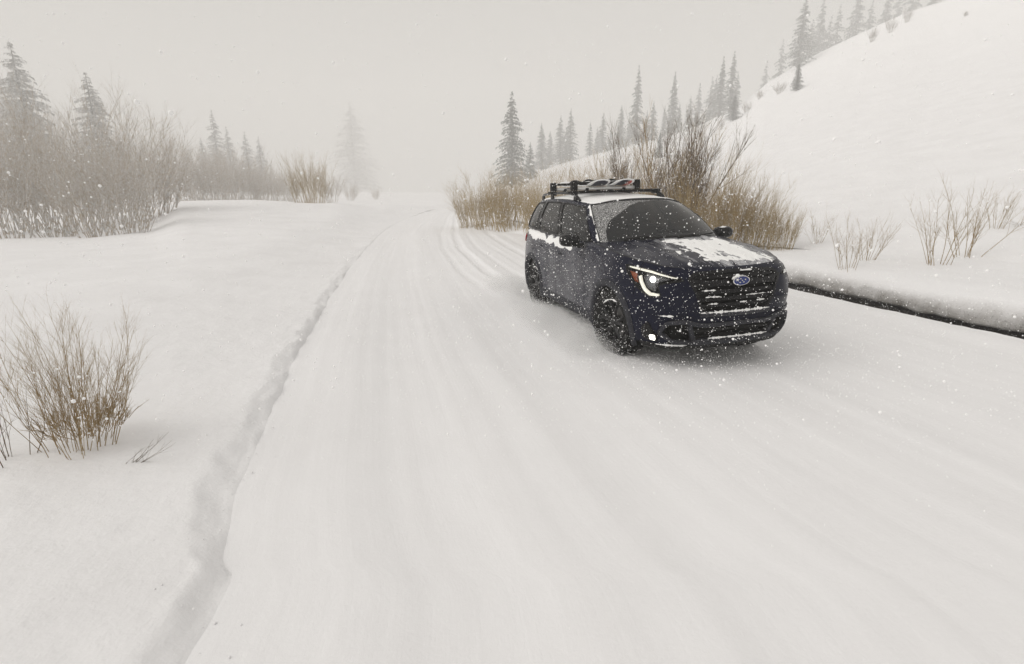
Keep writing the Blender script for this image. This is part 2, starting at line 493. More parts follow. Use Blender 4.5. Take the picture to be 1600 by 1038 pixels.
def clods(n_, seed, sfun):
    rg = np.random.default_rng(seed); bm_v = []; bm_f = []
    ico_v = [(0, 0, 1), (.894, 0, .447), (.276, .851, .447), (-.724, .526, .447), (-.724, -.526, .447), (.276, -.851, .447), (.724, .526, -.447), (-.276, .851, -.447), (-.894, 0, -.447), (-.276, -.851, -.447), (.724, -.526, -.447), (0, 0, -1)]
    ico_f = [(0, 1, 2), (0, 2, 3), (0, 3, 4), (0, 4, 5), (0, 5, 1), (1, 6, 2), (2, 7, 3), (3, 8, 4), (4, 9, 5), (5, 10, 1), (1, 10, 6), (2, 6, 7), (3, 7, 8), (4, 8, 9), (5, 9, 10), (6, 10, 11), (7, 6, 11), (8, 7, 11), (9, 8, 11), (10, 9, 11)]
    for _ in range(n_):
        x, y, z, r = sfun(rg); b0 = len(bm_v); q = rg.uniform(.6, 1.3, 3) * (1, 1, .7)
        bm_v += [(x + a * r * q[0] * rg.uniform(.8, 1.2), y + b * r * q[1] * rg.uniform(.8, 1.2), z + c * r * q[2]) for a, b, c in ico_v]
        bm_f += [tuple(b0 + i for i in f) for f in ico_f]
    return bm_v, bm_f
def left_clod(rg):
    y = 1.5 + 12 * rg.random() ** 1.6; s = rg.normal(.05, .12); x = float(xl(y)) + float(wob(np.array(y), 41)) - s; r = .003 + .004 * rg.random() ** 2.5
    z = float(left_z(np.array(x), np.array(y), np.array(s))) if s > 0 else .03
    return x, y, z + r * .1, r
v_, f_ = clods(110, 5, left_clod)
o = mesh_obj('snow_clods', v_, f_, M['snow']); tag(o, 'loose clods of snow along the left road edge', 'snow', kind='stuff')
GROUND = []
from mathutils.bvhtree import BVHTree
for o in (road, field, bank, hill):
    me = o.data
    GROUND.append(BVHTree.FromPolygons([v.co[:] for v in me.vertices], [p.vertices[:] for p in me.polygons]))
def ground_z(x, y):
    b = None
    for t in GROUND:
        h = t.ray_cast(Vector((x, y, 300)), Vector((0, 0, -1)))
        if h[0] is not None and (b is None or h[0].z > b): b = h[0].z
    return 0.0 if b is None else b

# ------------------------------------------------------------------ shrubs
def shrub_mesh(name, seed, n_stem, height, base, spread, r0, twigs=7, sub=3, kink=.10, droop=0.0, wob_=1.0, tlen=1.0, az=None):
    rg = random.Random(seed); V = []; F = []
    def tube3(pts, r):
        b = len(V); n = len(pts)
        for i, p in enumerate(pts):
            t = (pts[min(i + 1, n - 1)] - pts[max(i - 1, 0)]).normalized()
            a = t.orthogonal().normalized(); c = t.cross(a)
            ri = r * (1 - .78 * i / (n - 1))
            for k in range(3):
                an = 2.094 * k; V.append(tuple(p + (a * math.cos(an) + c * math.sin(an)) * ri))
        for i in range(n - 1):
            for k in range(3):
                F.append((b + i * 3 + k, b + i * 3 + (k + 1) % 3, b + i * 3 + 3 + (k + 1) % 3, b + i * 3 + 3 + k))
    def grow(p, d, L, r, n, depth):
        pts = [p.copy()]; step = L / n
        for i in range(n):
            d = (d + Vector((rg.gauss(0, kink), rg.gauss(0, kink), rg.gauss(.02, kink * .6) - droop)) * (1 if depth else .8)).normalized()
            p = p + d * step; pts.append(p.copy())
        tube3(pts, r)
        if depth >= 2: return
        m = twigs if depth == 0 else sub
        for _ in range(m):
            u = rg.uniform(.28, .97) if depth == 0 else rg.uniform(.2, .95)
            j = min(int(u * n), n - 1); q = pts[j].lerp(pts[j + 1], u * n - j)
            dd = (pts[j + 1] - pts[j]).normalized()
            ax = Vector((rg.gauss(0, 1), rg.gauss(0, 1), rg.gauss(0, .5))); ax = (ax - dd * ax.dot(dd)).normalized()
            an = rg.uniform(.3, .75)
            nd = (dd * math.cos(an) + ax * math.sin(an) + Vector((0, 0, .18))).normalized()
            l2 = L * rg.uniform(.20, .42) * (1.1 - .5 * u) * tlen if depth == 0 else L * rg.uniform(.3, .55)
            grow(q, nd, l2, r * (1 - .7 * u) * .62, 4 if depth == 0 else 3, depth + 1)
    for s in range(n_stem):
        a = rg.uniform(0, 6.283); rad = base * math.sqrt(rg.random())
        p = Vector((rad * math.cos(a), rad * math.sin(a), -.06))
        tilt = spread * (.15 + .85 * rad / max(base, 1e-3)) * rg.uniform(.5, 1.25)
        a2 = (a if az is None else az) + rg.gauss(0, .5 * wob_)
        if az is not None: tilt = spread * rg.uniform(.75, 1.1)
        d = Vector((math.sin(tilt) * math.cos(a2), math.sin(tilt) * math.sin(a2), math.cos(tilt)))
        L = height * rg.uniform(.55, 1.05)
        grow(p, d, L, r0 * rg.uniform(.6, 1.15), 7, 0)
    me = bpy.data.meshes.new(name); me.from_pydata(V, [], F)
    me.polygons.foreach_set('use_smooth', np.ones(len(me.polygons), bool))
    return me
ORD = ['first', 'second', 'third', 'fourth', 'fifth', 'sixth', 'seventh', 'eighth', 'ninth', 'tenth', 'eleventh', 'twelfth', 'thirteenth', 'fourteenth', 'fifteenth', 'sixteenth', 'seventeenth', 'eighteenth', 'nineteenth', 'twentieth']
def shrub(name, me, m, x, y, sx, sz, rz, label, group=None, cat='bush', dz=0.0):
    key = me.name + m.name
    if key not in SHM:
        c = me.copy(); c.materials.clear(); c.materials.append(m); SHM[key] = c
    o = bpy.data.objects.new(name, SHM[key]); COL.objects.link(o)
    o.location = (x, y, ground_z(x, y) + dz); o.scale = (sx, sx, sz); o.rotation_euler = (0, 0, rz)
    return tag(o, label, cat, group)
SHM = {}
# unit-height shrubs (1 m), scaled when placed
T_THICK = [shrub_mesh('thick', 100 + i, 30, 1.0, .15, .50, .0056, 15, 5, .085) for i in range(3)]
T_TALL = [shrub_mesh('tall', 200 + i, 16, 1.0, .10, .42, .0085, 17, 5, .075, tlen=.85) for i in range(2)]
T_SPARSE = [shrub_mesh('sparse', 300 + i, 12, 1.0, .15, .55, .0055, 9, 3, .08) for i in range(4)]
T_FINE = [shrub_mesh('fine', 400 + i, 95, 1.0, .32, .42, .0044, 10, 4, .09) for i in range(3)]

# near shrub on the left bank
near = shrub_mesh('near_shrub', 11, 50, 1.02, .19, .43, .0033, 13, 4, .075, tlen=1.0)
near2 = shrub_mesh('near_shrub_b', 17, 9, .62, .12, .55, .0036, 5, 2, .07)
litter = shrub_mesh('near_litter', 23, 190, .20, .26, .8, .0030, 5, 2, .18)
p = at(95, 690, 3.15)
nb = shrub('willow_shrub', near, M['willow'], -2.93, 3.24, .95, 1.06, .4, 'brown leafless willow shrub standing alone on the left snow bank nearest the camera')
lo = bpy.data.objects.new('dense_twigs', litter); litter.materials.append(M['willow']); COL.objects.link(lo); lo.parent = nb; lo.location = (.02, .12, .16)
shrub('willow_shrub', near2, M['willow_dark'], -3.22, 3.05, 1.0, 1.0, 1.0, 'small sparse dark shrub at the left edge beside the lone brown willow', cat='bush')
cane = shrub_mesh('fallen_canes', 31, 6, .42, .05, 1.12, .0026, 3, 1, .06, droop=-.01, wob_=.6, az=.5)
o = shrub('fallen_twigs', cane, M['willow_dark'], -2.52, 3.05, 1.0, .9, .0, 'few bent twigs lying on the snow just right of the lone brown willow', cat='twigs')

# right bank: leafless shrubs above the ditch
for i, (px, Y, top, me, lab) in enumerate((
        (1272, 13.0, 322, T_SPARSE[0], 'thin leafless shrub beside the car, first above the ditch'),
        (1325, 9.4, 322, T_SPARSE[1], 'fan-shaped leafless shrub above the ditch, second from the car'),
        (1352, 10.2, 328, T_SPARSE[2], 'low leafless shrub right behind the fan-shaped one above the ditch'),
        (1463, 9.4, 292, T_SPARSE[3], 'leafless shrub with bent stems leaning toward the ditch edge'),
        (1500, 9.9, 262, T_SPARSE[0], 'tallest leafless shrub on the right bank, one stem rising high'),
        (1542, 11.6, 288, T_SPARSE[2], 'spindly leafless shrub higher on the slope near the right edge'))):
    x = (px - 800) / CAM_F * Y * 1.0
    gp = at(px, 420, Y); x = gp[0]; gz = ground_z(x, Y); tz = at(px, top, Y)[2]
    h = max(.5, tz - gz)
    shrub('leafless_shrub', me, M['willow'], x, Y, h * .92, h * 1.02, i * 1.7, lab, 'leafless shrubs on the right bank')
gp = at(1592, 395, 11.5); shrub('fallen_twigs', cane, M['willow_dark'], gp[0], 11.5, 1.4, .6, 2.6, 'bent bare twigs poking from the slope at the right edge', cat='twigs')

# thicket behind the car along the right road edge
TH_ = [(742, 29, 286, 'F', 'willow_tan', 1.1), (772, 27, 268, 'F', 'willow_tan', 1.1), (802, 25.5, 262, 'F', 'willow_tan', 1.1), (836, 23, 270, 'F', 'willow_tan', 1.0), (866, 21, 264, 'F', 'willow_tan', 1.0),
       (893, 20, 262, 'F', 'willow', .9), (922, 18.5, 256, 'F', 'willow_tan', .9), (950, 17.5, 222, 'T', 'willow', .9), (985, 16.5, 190, 'T', 'willow_dark', 1.0), (1012, 15.2, 186, 'T', 'willow', 1.0),
       (1050, 14.8, 172, 'T', 'willow_dark', 1.0), (1078, 14.2, 182, 'T', 'willow_dark', .9), (1100, 13.6, 240, 'F', 'willow_tan', .8), (1128, 13.3, 262, 'F', 'willow', .8), (1156, 13.0, 280, 'F', 'willow_tan', .9),
       (1186, 12.9, 296, 'F', 'willow_tan', .75), (1222, 12.6, 318, 'F', 'willow_tan', .8), (1030, 16.5, 250, 'F', 'willow', .9), (965, 19.5, 258, 'F', 'willow_tan', 1.0)]
for i, (px, Y, top, ty, mm, wx) in enumerate(TH_):
    gp = at(px, 350, Y); x = gp[0]; x = max(x, float(xr(Y)) + .7) if px > 780 else x
    gz = ground_z(x, Y); h = max(.8, at(px, top, Y)[2] - gz)
    me = (T_FINE[i % 3] if ty == 'F' else T_TALL[i % 2])
    if px < 1029 or i < 17:
        nm_ = {'F': 'dense tan brush', 'T': 'tall dark-stemmed willow'}[ty] if mm != 'willow' else {'F': 'rust-brown brush', 'T': 'tall brown willow'}[ty]
    lab = f'{nm_}, {ORD[i]} of the thicket behind the car counting from the far end' if i < 17 else ('rust-brown brush between the two tall dark-stemmed willows behind the car' if i == 17 else 'tan brush filling in behind the brown willows above the car roof')
    shrub('willow_bush', me, M[mm], x, Y, h * wx * (1.05 if ty == 'F' else .85), h * 1.04, i * 2.1, lab, 'willow thicket behind the car')

# willows on the left, haze painted into their bark colour
LF = [(-95, 29, 150), (-40, 35, 140), (8, 26, 175), (52, 36, 112), (84, 27.5, 175), (128, 34, 128), (150, 24.5, 205), (183, 31, 140), (205, 25, 200), (242, 34, 172)]
for i, (px, Y, top) in enumerate(LF):
    x = at(px, 350, Y)[0]; gz = ground_z(x, Y); h = at(px, top, Y)[2] - gz
    lab = f'haze-grey willow bush in the big left thicket, {ORD[i]} from the left' if i > 1 else f'haze-grey willow bush cut by the left edge, {ORD[i]} of them'
    shrub('haze_pale_willow', T_THICK[i % 3], M['willow_haze'], x, Y, h * 1.0, h * 1.05, i * 1.3, lab, 'haze-pale willows on the left')
LF2 = [(285, 62, 215), (315, 66, 225), (345, 70, 232), (372, 64, 236), (405, 68, 244), (432, 66, 260), (460, 72, 270), (300, 82, 226), (332, 86, 216), (358, 84, 224), (390, 88, 230), (420, 86, 244), (446, 90, 256), (488, 48, 240), (520, 58, 262), (550, 110, 285), (590, 125, 292)]
for i, (px, Y, top) in enumerate(LF2):
    x = at(px, 350, Y)[0]; gz = ground_z(x, Y); h = max(1.2, at(px, top, Y)[2] - gz)
    lab = f'hazy willow bush beyond the left snow mound, {ORD[i]} from the big thicket' if px != 488 else 'round tan bush on the crest of the left snow mound'
    shrub('hazy_willow', T_THICK[(i + 1) % 3] if px != 488 else T_FINE[0], M['willow_haze'] if px != 488 else M['willow_tan'], x, Y, h * (1.15 if px != 488 else .95), h * 1.05, i * 1.9, lab, 'hazy willows beyond the left mound')

# ------------------------------------------------------------------ spruces
def spruce_meshes(seed, width, levels, dens, droop, ragged, lean=0.0):
    """unit-height spruce: trunk and crown of drooping tiers"""
    rg = random.Random(seed); V = []; F = []
    for lv in range(levels):
        f = lv / (levels - 1); z = .06 + .93 * f ** .95
        ext = width * ((1 - z) ** .85 + .015) * (.80 + .35 * rg.random()) * (1 - .3 * max(0, .16 - z) / .16)
        nb = max(4, int(dens * (1 - z * .55)))
        for b in range(nb):
            a = rg.uniform(0, 6.283); L = ext * rg.uniform(1 - ragged, 1.15)
            d = Vector((math.cos(a), math.sin(a), 0)); side = Vector((-d.y, d.x, 0))
            seg = max(3, int(5 + L * 60)); zb = z + rg.gauss(0, .25 / levels); k = .35 + .65 * min(1, (1 - z) * 4)
            for s in range(seg):
                u = (s + rg.random()) / seg
                c = d * (L * u) + Vector((0, 0, zb + L * (.22 * u - droop * u * u)))
                w = (.014 + .010 * rg.random()) * (1.2 - .7 * u) * k; l = (.016 + .012 * rg.random()) * k
                sg = rg.choice((-1, 1))
                tip = c + d * l * rg.uniform(.2, 1.0) + side * sg * w * rg.uniform(.6, 1.7) + Vector((0, 0, -l * rg.uniform(.3, 1.1)))
                n0 = len(V)
                V += [tuple(c + side * w * .30 + Vector((0, 0, .002))), tuple(c - side * w * .30), tuple(tip), tuple(c + d * l * .5 + Vector((0, 0, .003)))]
                F += [(n0, n0 + 1, n0 + 2), (n0, n0 + 2, n0 + 3)]
    cm = bpy.data.meshes.new('crown'); cm.from_pydata(V, [], F); cm.materials.append(M['needles'])
    t = MB().tube([(0, 0, -.03), (.001, 0, .3), (-.001, .001, .7), (0, 0, 1.0)], [.014, .010, .005, .001], 7)
    tm = bpy.data.meshes.new('trunk'); tm.from_pydata(t.v, [], t.f); tm.materials.append(M['trunk'])
    return tm, cm
SPR = {'wide': spruce_meshes(1, .27, 30, 20, .42, .5), 'spire': spruce_meshes(2, .140, 40, 12, .5, .6), 'spire2': spruce_meshes(3, .185, 36, 12, .45, .6), 'full': spruce_meshes(4, .25, 32, 17, .42, .5)}
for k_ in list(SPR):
    fm = SPR[k_][1].copy(); fm.materials.clear(); fm.materials.append(M['needles_frost']); SPR[k_ + '_frost'] = (SPR[k_][0], fm)  # paler crown copies for the left spruces, haze put into the colour
def spruce(px, top, Y, kind, label, group, rz=0.0, wx=1.0, name='spruce_tree', basepx=None):
    p = at(px, 300 if basepx is None else basepx, Y); x = p[0]; gz = ground_z(x, Y); h = max(.8, at(px, top, Y)[2] - gz)
    o = empty(name, (x, Y, gz - .05), rz); o.scale = (h * wx, h * wx, h)
    for nm, me in zip(('trunk', 'crown'), SPR[kind]):
        c = bpy.data.objects.new(nm, me); COL.objects.link(c); c.parent = o
    return tag(o, label, 'spruce tree', group)
for i, (px, py, Y, lab) in enumerate(((1188, 150, 150, 'dry grass tuft below the ridge beside the lone young spruce'), (1215, 163, 128, 'dry grass tuft just below the lone young spruce on the hillside'),
        (1165, 182, 140, 'dry tuft beside the little hazy young spruce'), (1362, 66, 150, 'bare shrub on the upper hillside under the ridge spruces'), (1392, 45, 155, 'second bare shrub up the hillside under the ridge spruces'), (1418, 30, 160, 'topmost bare shrub under the ridge spruces'),
        (1500, 72, 120, 'tiny dry tuft alone high on the open slope'), (1128, 192, 125, 'dry tuft where the hillside meets the willow tops'))):
    gp = at(px, py, Y); shrub('hillside_tuft', T_THICK[i % 3], M['willow_dark'], gp[0], Y, 3.4 if i < 6 else 1.6, (4.2 if 2 < i < 6 else 2.6) if i != 6 else 1.3, i * 1.0, lab, 'tufts on the hillside')
g_ = 'spruces on the right ridge'
spruce(800, 143, 135, 'wide', 'large dark spruce at the road bend, left end of the right ridge', g_)
RT = [(828, 222, 149, 'full', 1.1), (845, 192, 207, 'full', 1), (874, 180, 210, 'full', 1), (889, 170, 207, 'spire2', 1.2), (919, 190, 204, 'spire2', 1), (938, 176, 204, 'full', .9), (965, 164, 202, 'full', .9),
      (988, 102, 199, 'spire', 1), (1013, 158, 197, 'spire2', 1.2), (1042, 112, 194, 'spire', 1.2), (1080, 130, 243, 'spire', 1.0), (1098, 120, 243, 'spire2', 1.0), (1112, 88, 189, 'spire', 1.2), (1127, 80, 187, 'spire', 1.2),
      (1176, 95, 267, 'spire2', .9), (1196, 62, 259, 'spire2', .9), (1222, -8, 183, 'spire2', 1.25), (1248, -5, 243, 'spire', 1.1), (1273, 8, 243, 'spire2', 1.0), (1300, -30, 234, 'full', .8), (1340, -30, 243, 'spire', 1.0), (1375, -45, 243, 'spire2', 1.0), (1405, -60, 234, 'spire', 1.0)]
RT2 = [(858, 205, 230, 'full', 1), (883, 200, 225, 'spire2', 1.2), (930, 198, 222, 'spire2', 1), (950, 200, 215, 'full', 1), (978, 178, 230, 'spire', 1.2), (1004, 172, 215, 'spire2', 1), (1030, 165, 225, 'spire', 1), (1052, 160, 210, 'spire2', 1), (1068, 150, 225, 'full', .9), (1104, 118, 215, 'spire2', 1), (1135, 112, 220, 'spire2', 1.1), (1236, 30, 230, 'full', .9), (1262, 25, 245, 'spire2', 1), (1318, 0, 240, 'spire2', 1), (1355, -15, 250, 'full', .8)]
for i, (px, top, Y, k, wx) in enumerate(RT):
    spruce(px, top, Y, k, f'{"tall slender" if k == "spire" else "full-crowned" if k == "full" else "narrow"} hazy spruce on the right ridge, {ORD[i] if i < 20 else ["twenty-first", "twenty-second", "twenty-third"][i - 20]} beyond the large dark one', g_, i * 1.1, wx)
for i, (px, top, Y, k, wx) in enumerate(RT2):
    spruce(px, top, Y, k, f'fainter spruce standing behind the front row of the right ridge, {ORD[i]} from its low end', g_, i * 1.7 + .4, wx)
spruce(1243, 97, 112, 'wide', 'small dark young spruce alone on the open hillside', 'young spruces on the hillside', .5, 1.15, basepx=150)
spruce(1146, 148, 138, 'wide', 'little hazy young spruce on the hillside below the lone dark one', 'young spruces on the hillside', 1.5, 1.6, basepx=180)
spruce(1030, 205, 100, 'full', 'small spruce standing just behind the tall willows over the car', 'young spruces on the hillside', 2.5, 1.0, basepx=240)
g2 = 'spruces behind the left thicket'
for i, (px, top, Y, k, wx, lab) in enumerate((
        (66, 66, 120, 'wide', 1.25, 'broad hazy spruce towering over the big left thicket'), (168, 113, 115, 'full', 1.3, 'slimmer hazy spruce above the right half of the left thicket'),
        (22, 55, 190, 'spire', 1.4, 'faint spruce top behind the left thicket by the left edge'), (-30, 60, 170, 'full', 1.0, 'faint spruce cut off by the left edge'),
        (347, 172, 200, 'spire2', 1.2, 'pointed hazy spruce beyond the left snow mound, tallest of its clump'), (366, 198, 210, 'spire2', 1.2, 'faint spruce just right of the tallest beyond the left mound'),
        (325, 215, 205, 'full', 1.0, 'low faint spruce left of the tallest beyond the left mound'), (393, 206, 210, 'spire2', 1.3, 'hazy spruce in the second clump beyond the left mound'),
        (413, 214, 220, 'spire2', 1.3, 'faint spruce ending the second clump beyond the left mound'), (556, 160, 420, 'full', 1.5, 'very faint large spruce in the fog left of the road end'))):
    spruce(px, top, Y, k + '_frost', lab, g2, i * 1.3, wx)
# ------------------------------------------------------------------ car surface (x forward, y left, z up, metres)
OUT = np.array([(2.405, 0), (2.397, .22), (2.37, .44), (2.31, .63), (2.20, .775), (2.02, .87), (1.75, .925), (1.445, .952), (.8, .955), (0, .96), (-.8, .96),
                (-1.445, .955), (-1.9, .925), (-2.2, .86), (-2.40, .73), (-2.51, .50), (-2.55, .25), (-2.56, 0)])
_ts = np.linspace(0, len(OUT) - 1, 1600)
_pl = cr(OUT, _ts)
_pl[:, 1] = np.maximum(_pl[:, 1], 0)
_ul = np.r_[0, np.cumsum(np.hypot(*np.diff(_pl, axis=0).T))]
U_MAX = _ul[-1]
def u_x(x):   # side: |u| at a given x
    k = np.argmax(_pl[:, 1] > 0.6); e = len(_pl) - np.argmax(_pl[::-1, 1] > 0.6)
    return float(np.interp(-x, -_pl[k:e, 0], _ul[k:e]))
def u_y(y):   # front: |u| at a given |y|
    k = np.argmax(_pl[:, 0] < 1.7)
    return float(np.interp(y, _pl[:k, 1], _ul[:k]))
ZK = np.array([.18, .28, .38, .50, .62, .74, .86, .95, 1.01, 1.05, 1.10, 1.15, 1.20, 1.26])
ST = [  # station u, insets at ZK, z bottom, z top
    (0.0,        [.15, .07, .03, .012, .012, .0, .005, .02, .045, .085, .20, .3, .4, .5], .27, 1.06),
    (u_y(.55),   [.15, .07, .03, .012, .012, .0, .010, .03, .065, .105, .20, .30, .40, .5], .27, 1.068),
    (u_x(2.1),   [.13, .07, .03, .015, .008, 0, .014, .042, .072, .105, .165, .24, .32, .45], .28, 1.090),
    (u_x(1.75),  [.10, .05, .03, .012, .004, 0, .006, .022, .040, .058, .092, .14, .21, .3], .28, 1.125),
    (u_x(1.445), [.08, .04, .02, .01, .0, 0, .003, .01, .018, .027, .045, .085, .15, .25], .28, 1.16),
    (u_x(.8),    [.07, .035, .03, .034, .03, .010, .0, .004, .014, .022, .032, .05, .08, .15], .28, 1.212),
    (u_x(-.4),   [.07, .035, .03, .036, .032, .012, .0, .002, .012, .02, .030, .045, .07, .12], .28, 1.215),
    (u_x(-1.0),  [.07, .035, .03, .03, .024, .008, .0, .002, .010, .018, .026, .04, .065, .12], .28, 1.222),
    (u_x(-1.445),[.08, .04, .02, .01, 0, 0, 0, .003, .009, .015, .024, .038, .06, .11], .28, 1.23),
    (u_x(-2.2),  [.08, .03, .02, .01, 0, 0, .008, .018, .028, .034, .044, .058, .075, .11], .30, 1.245),
    (U_MAX,      [.1, .03, .0, 0, .02, .04, .05, .055, .06, .065, .075, .085, .1, .12], .32, 1.25)]
_su = np.array([s[0] for s in ST]); _si = np.array([s[1] for s in ST])
_zu = np.linspace(.18, 1.26, 220)
_zt = np.interp(_zu, ZK, np.arange(len(ZK)))
_siz = np.array([cr(r[:, None], _zt)[:, 0] for r in _si])
def S(u, z, off=0.0):
    """point of the body skin at arc length u round the plan outline (u>0 left side) and height z"""
    u = np.asarray(u, float); z = np.asarray(z, float); u, z = np.broadcast_arrays(u, z)
    a = np.clip(np.abs(u), 0, U_MAX)
    x = np.interp(a, _ul, _pl[:, 0]); y = np.interp(a, _ul, _pl[:, 1])
    e = 0.02
    a1, a2 = np.clip(a - e, 0, U_MAX), np.clip(a + e, 0, U_MAX)
    tx = np.interp(a2, _ul, _pl[:, 0]) - np.interp(a1, _ul, _pl[:, 0])
    ty = np.interp(a2, _ul, _pl[:, 1]) - np.interp(a1, _ul, _pl[:, 1])
    ty = np.where(a < e, 1e-3 * 0 + np.abs(ty) + 1e-9, ty); tx = np.where((a < e) | (a > U_MAX - e), 0, tx)
    L = np.hypot(tx, ty); nx, ny = ty / L, -tx / L          # outward
    zi = (np.clip(z, .18, 1.26) - .18) / 1.08 * 219
    i0 = np.clip(zi.astype(int), 0, 218); fz = zi - i0
    su = np.interp(a, _su, np.arange(len(_su)))
    k = np.clip(su.astype(int), 0, len(_su) - 2); f = su - k; f = f * f * (3 - 2 * f)
    def row(kk): return _siz[kk, i0] * (1 - fz) + _siz[kk, i0 + 1] * fz
    d = row(k) * (1 - f) + row(k + 1) * f - off
    for xc in (1.445, -1.445):      # swollen fenders round the wheel arches
        d = d - .020 * np.exp(-((np.hypot(x - xc, z - .40) - .50) / .12) ** 2) * (y > .7) * np.clip((1.12 - z) / .2, 0, 1)
    return np.stack([x - nx * d, np.sign(u + 1e-12) * np.maximum(y - ny * d, 0 if np.ndim(off) == 0 and off == 0 else -1), z], -1)
def z_top(u):
    a = np.abs(u); su = np.interp(a, _su, np.arange(len(_su)))
    return cr(np.array([[s[3]] for s in ST]), su)[..., 0]
ARCH_R = 0.425
def z_bot(u):
    a = np.abs(np.asarray(u, float))
    z = np.interp(a, _su, [s[2] for s in ST])
    x = np.interp(a, _ul, _pl[:, 0])
    for xc in (1.445, -1.445):
        dx = np.abs(x - xc)
        z = np.where(dx < ARCH_R, .375 + np.sqrt(np.maximum(ARCH_R ** 2 - dx ** 2, 0)), z)
    return z
# greenhouse loops (front centre .. rear centre)
GL = np.array([(1.20, 0, 1.222), (1.14, .40, 1.225), (.96, .72, 1.225), (.82, .835, 1.215), (.55, .885, 1.208), (-.2, .90, 1.208), (-1.2, .895, 1.222),
               (-1.9, .86, 1.24), (-2.27, .72, 1.245), (-2.44, .4, 1.245), (-2.47, 0, 1.245)])
GU = np.array([(.36, 0, 1.705), (.33, .35, 1.695), (.235, .585, 1.655), (.13, .65, 1.645), (-.06, .675, 1.66), (-.6, .69, 1.70), (-1.3, .68, 1.70),
               (-1.85, .645, 1.675), (-2.07, .545, 1.665), (-2.17, .3, 1.685), (-2.19, 0, 1.69)])
def G(k, t, off=0.0):
    """point of the greenhouse: k along the loop (sign = side), t from belt to roof edge"""
    k = np.asarray(k, float); t = np.asarray(t, float); k, t = np.broadcast_arrays(k, t)
    a = np.abs(k); lo, up = cr(GL, a), cr(GU, a)
    lo2, up2 = cr(GL, np.clip(a + .02, 0, 10)), cr(GU, np.clip(a + .02, 0, 10)); lo1, up1 = cr(GL, np.clip(a - .02, 0, 10)), cr(GU, np.clip(a - .02, 0, 10))
    p = lo + (up - lo) * t[..., None]
    tk = (lo2 - lo1) + ((up2 - up1) - (lo2 - lo1)) * t[..., None]
    tk = np.where((a < .02)[..., None], np.array([0, 1, 0.]), tk); tk = np.where((a > 9.98)[..., None], np.array([0, -1, 0.]), tk)
    n = np.cross(tk, up - lo); n /= np.linalg.norm(n, axis=-1, keepdims=True) + 1e-12
    p = p + n * (0.035 * 4 * t * (1 - t) + off)[..., None]
    p[..., 1] = np.maximum(p[..., 1], 0 if np.ndim(off) == 0 and off == 0 else -1) * 1.0
    p[..., 1] *= np.where(k < 0, -1, 1)
    return p
# ------------------------------------------------------------------ car materials
def paint_mat(name='navy_paint', hood=False):
    t = NT(name); co = t.coord()
    sp = t.new('ShaderNodeSeparateXYZ'); t.link(co, sp.inputs[0])
    # road spray: powder snow clings to the flanks behind the front wheel, in patches; the nose keeps only specks
    side = t.new('ShaderNodeMapRange'); side.interpolation_type = 'SMOOTHSTEP'
    t.link(sp.outputs[0], side.inputs[0])
    for i, v in ((1, 1.9), (2, 0.2), (3, 0.0), (4, 1.0)): side.inputs[i].default_value = v
    fl = t.new('ShaderNodeMapRange'); t.link(t.math('ABSOLUTE', sp.outputs[1]), fl.inputs[0])
    for i, v in ((1, 0.84), (2, 0.92), (3, 0.0), (4, 1.0)): fl.inputs[i].default_value = v
    n = t.noise(2.6, 5, 0.6, co); fine = t.noise(55, 4, 0.7, co); sp2 = t.noise(150, 2, 0.6, co)
    cloud_ = t.math('MULTIPLY', t.math('MULTIPLY', side.outputs[0], fl.outputs[0]), t.ramp(n, [(0.32, 0.25), (0.62, 1.0)]))
    frost = t.math('MULTIPLY', cloud_, t.ramp(fine, [(0.36, 0.02), (0.68, 0.34)]))
    speck = t.math('MULTIPLY', t.ramp(sp2, [(0.66, 0.0), (0.70, 0.75)]), t.math('ADD', t.math('MULTIPLY', side.outputs[0], 0.5), 0.12))
    clump = t.math('MULTIPLY', t.ramp(t.noise(20, 4, 0.75, co), [(0.70, 0.0), (0.745, 0.9)]), t.math('ADD', t.math('MULTIPLY', cloud_, 0.7), 0.3))
    m = t.math('MAXIMUM', t.math('MAXIMUM', frost, speck), clump)
    if hood:   # thin wind-swept dusting round the settled snow
        mpn = t.new('ShaderNodeMapping'); mpn.inputs['Scale'].default_value = (3.0, 9.0, 3.0); mpn.inputs['Rotation'].default_value = (0, 0, .5); t.link(co, mpn.inputs[0])
        dn = t.noise(1.0, 6, 0.68, mpn.outputs[0])
        dy = t.new('ShaderNodeMapRange'); t.link(t.math('ABSOLUTE', t.math('SUBTRACT', sp.outputs[1], 0.25)), dy.inputs[0])
        for i, v in ((1, 0.62), (2, 0.15), (3, 0.0), (4, 1.0)): dy.inputs[i].default_value = v
        dust = t.math('MULTIPLY', t.ramp(t.math('ADD', dn, t.math('MULTIPLY', t.math('SUBTRACT', dy.outputs[0], 0.5), 0.22)), [(0.47, 0.0), (0.62, 0.9)]), t.ramp(fine, [(0.35, 0.35), (0.6, 1.0)]))
        m = t.math('MAXIMUM', m, dust)
    t.set(Base_Color=t.mix(m, (0.0032, 0.0045, 0.0165), (0.62, 0.62, 0.64)), Roughness=t.math('ADD', t.math('MULTIPLY', m, 0.5), 0.24),
          Coat_Weight=0.06, Coat_Roughness=0.08, Specular_IOR_Level=0.10)
    return t.m
def specked(name, col, rough, amt=0.5, metal=0.0, scale=120):
    t = NT(name); co = t.coord()
    s = t.noise(scale, 3, 0.65, co); n = t.noise(8, 4, 0.6, co)
    m = t.math('MULTIPLY', t.ramp(s, [(0.58, 0.0), (0.66, 1.0)]), t.ramp(n, [(0.35, amt * 0.3), (0.65, amt)]))
    t.set(Base_Color=t.mix(m, col, (0.65, 0.65, 0.66)), Roughness=rough, Metallic=metal, Specular_IOR_Level=0.5 if metal else 0.14)
    return t.m
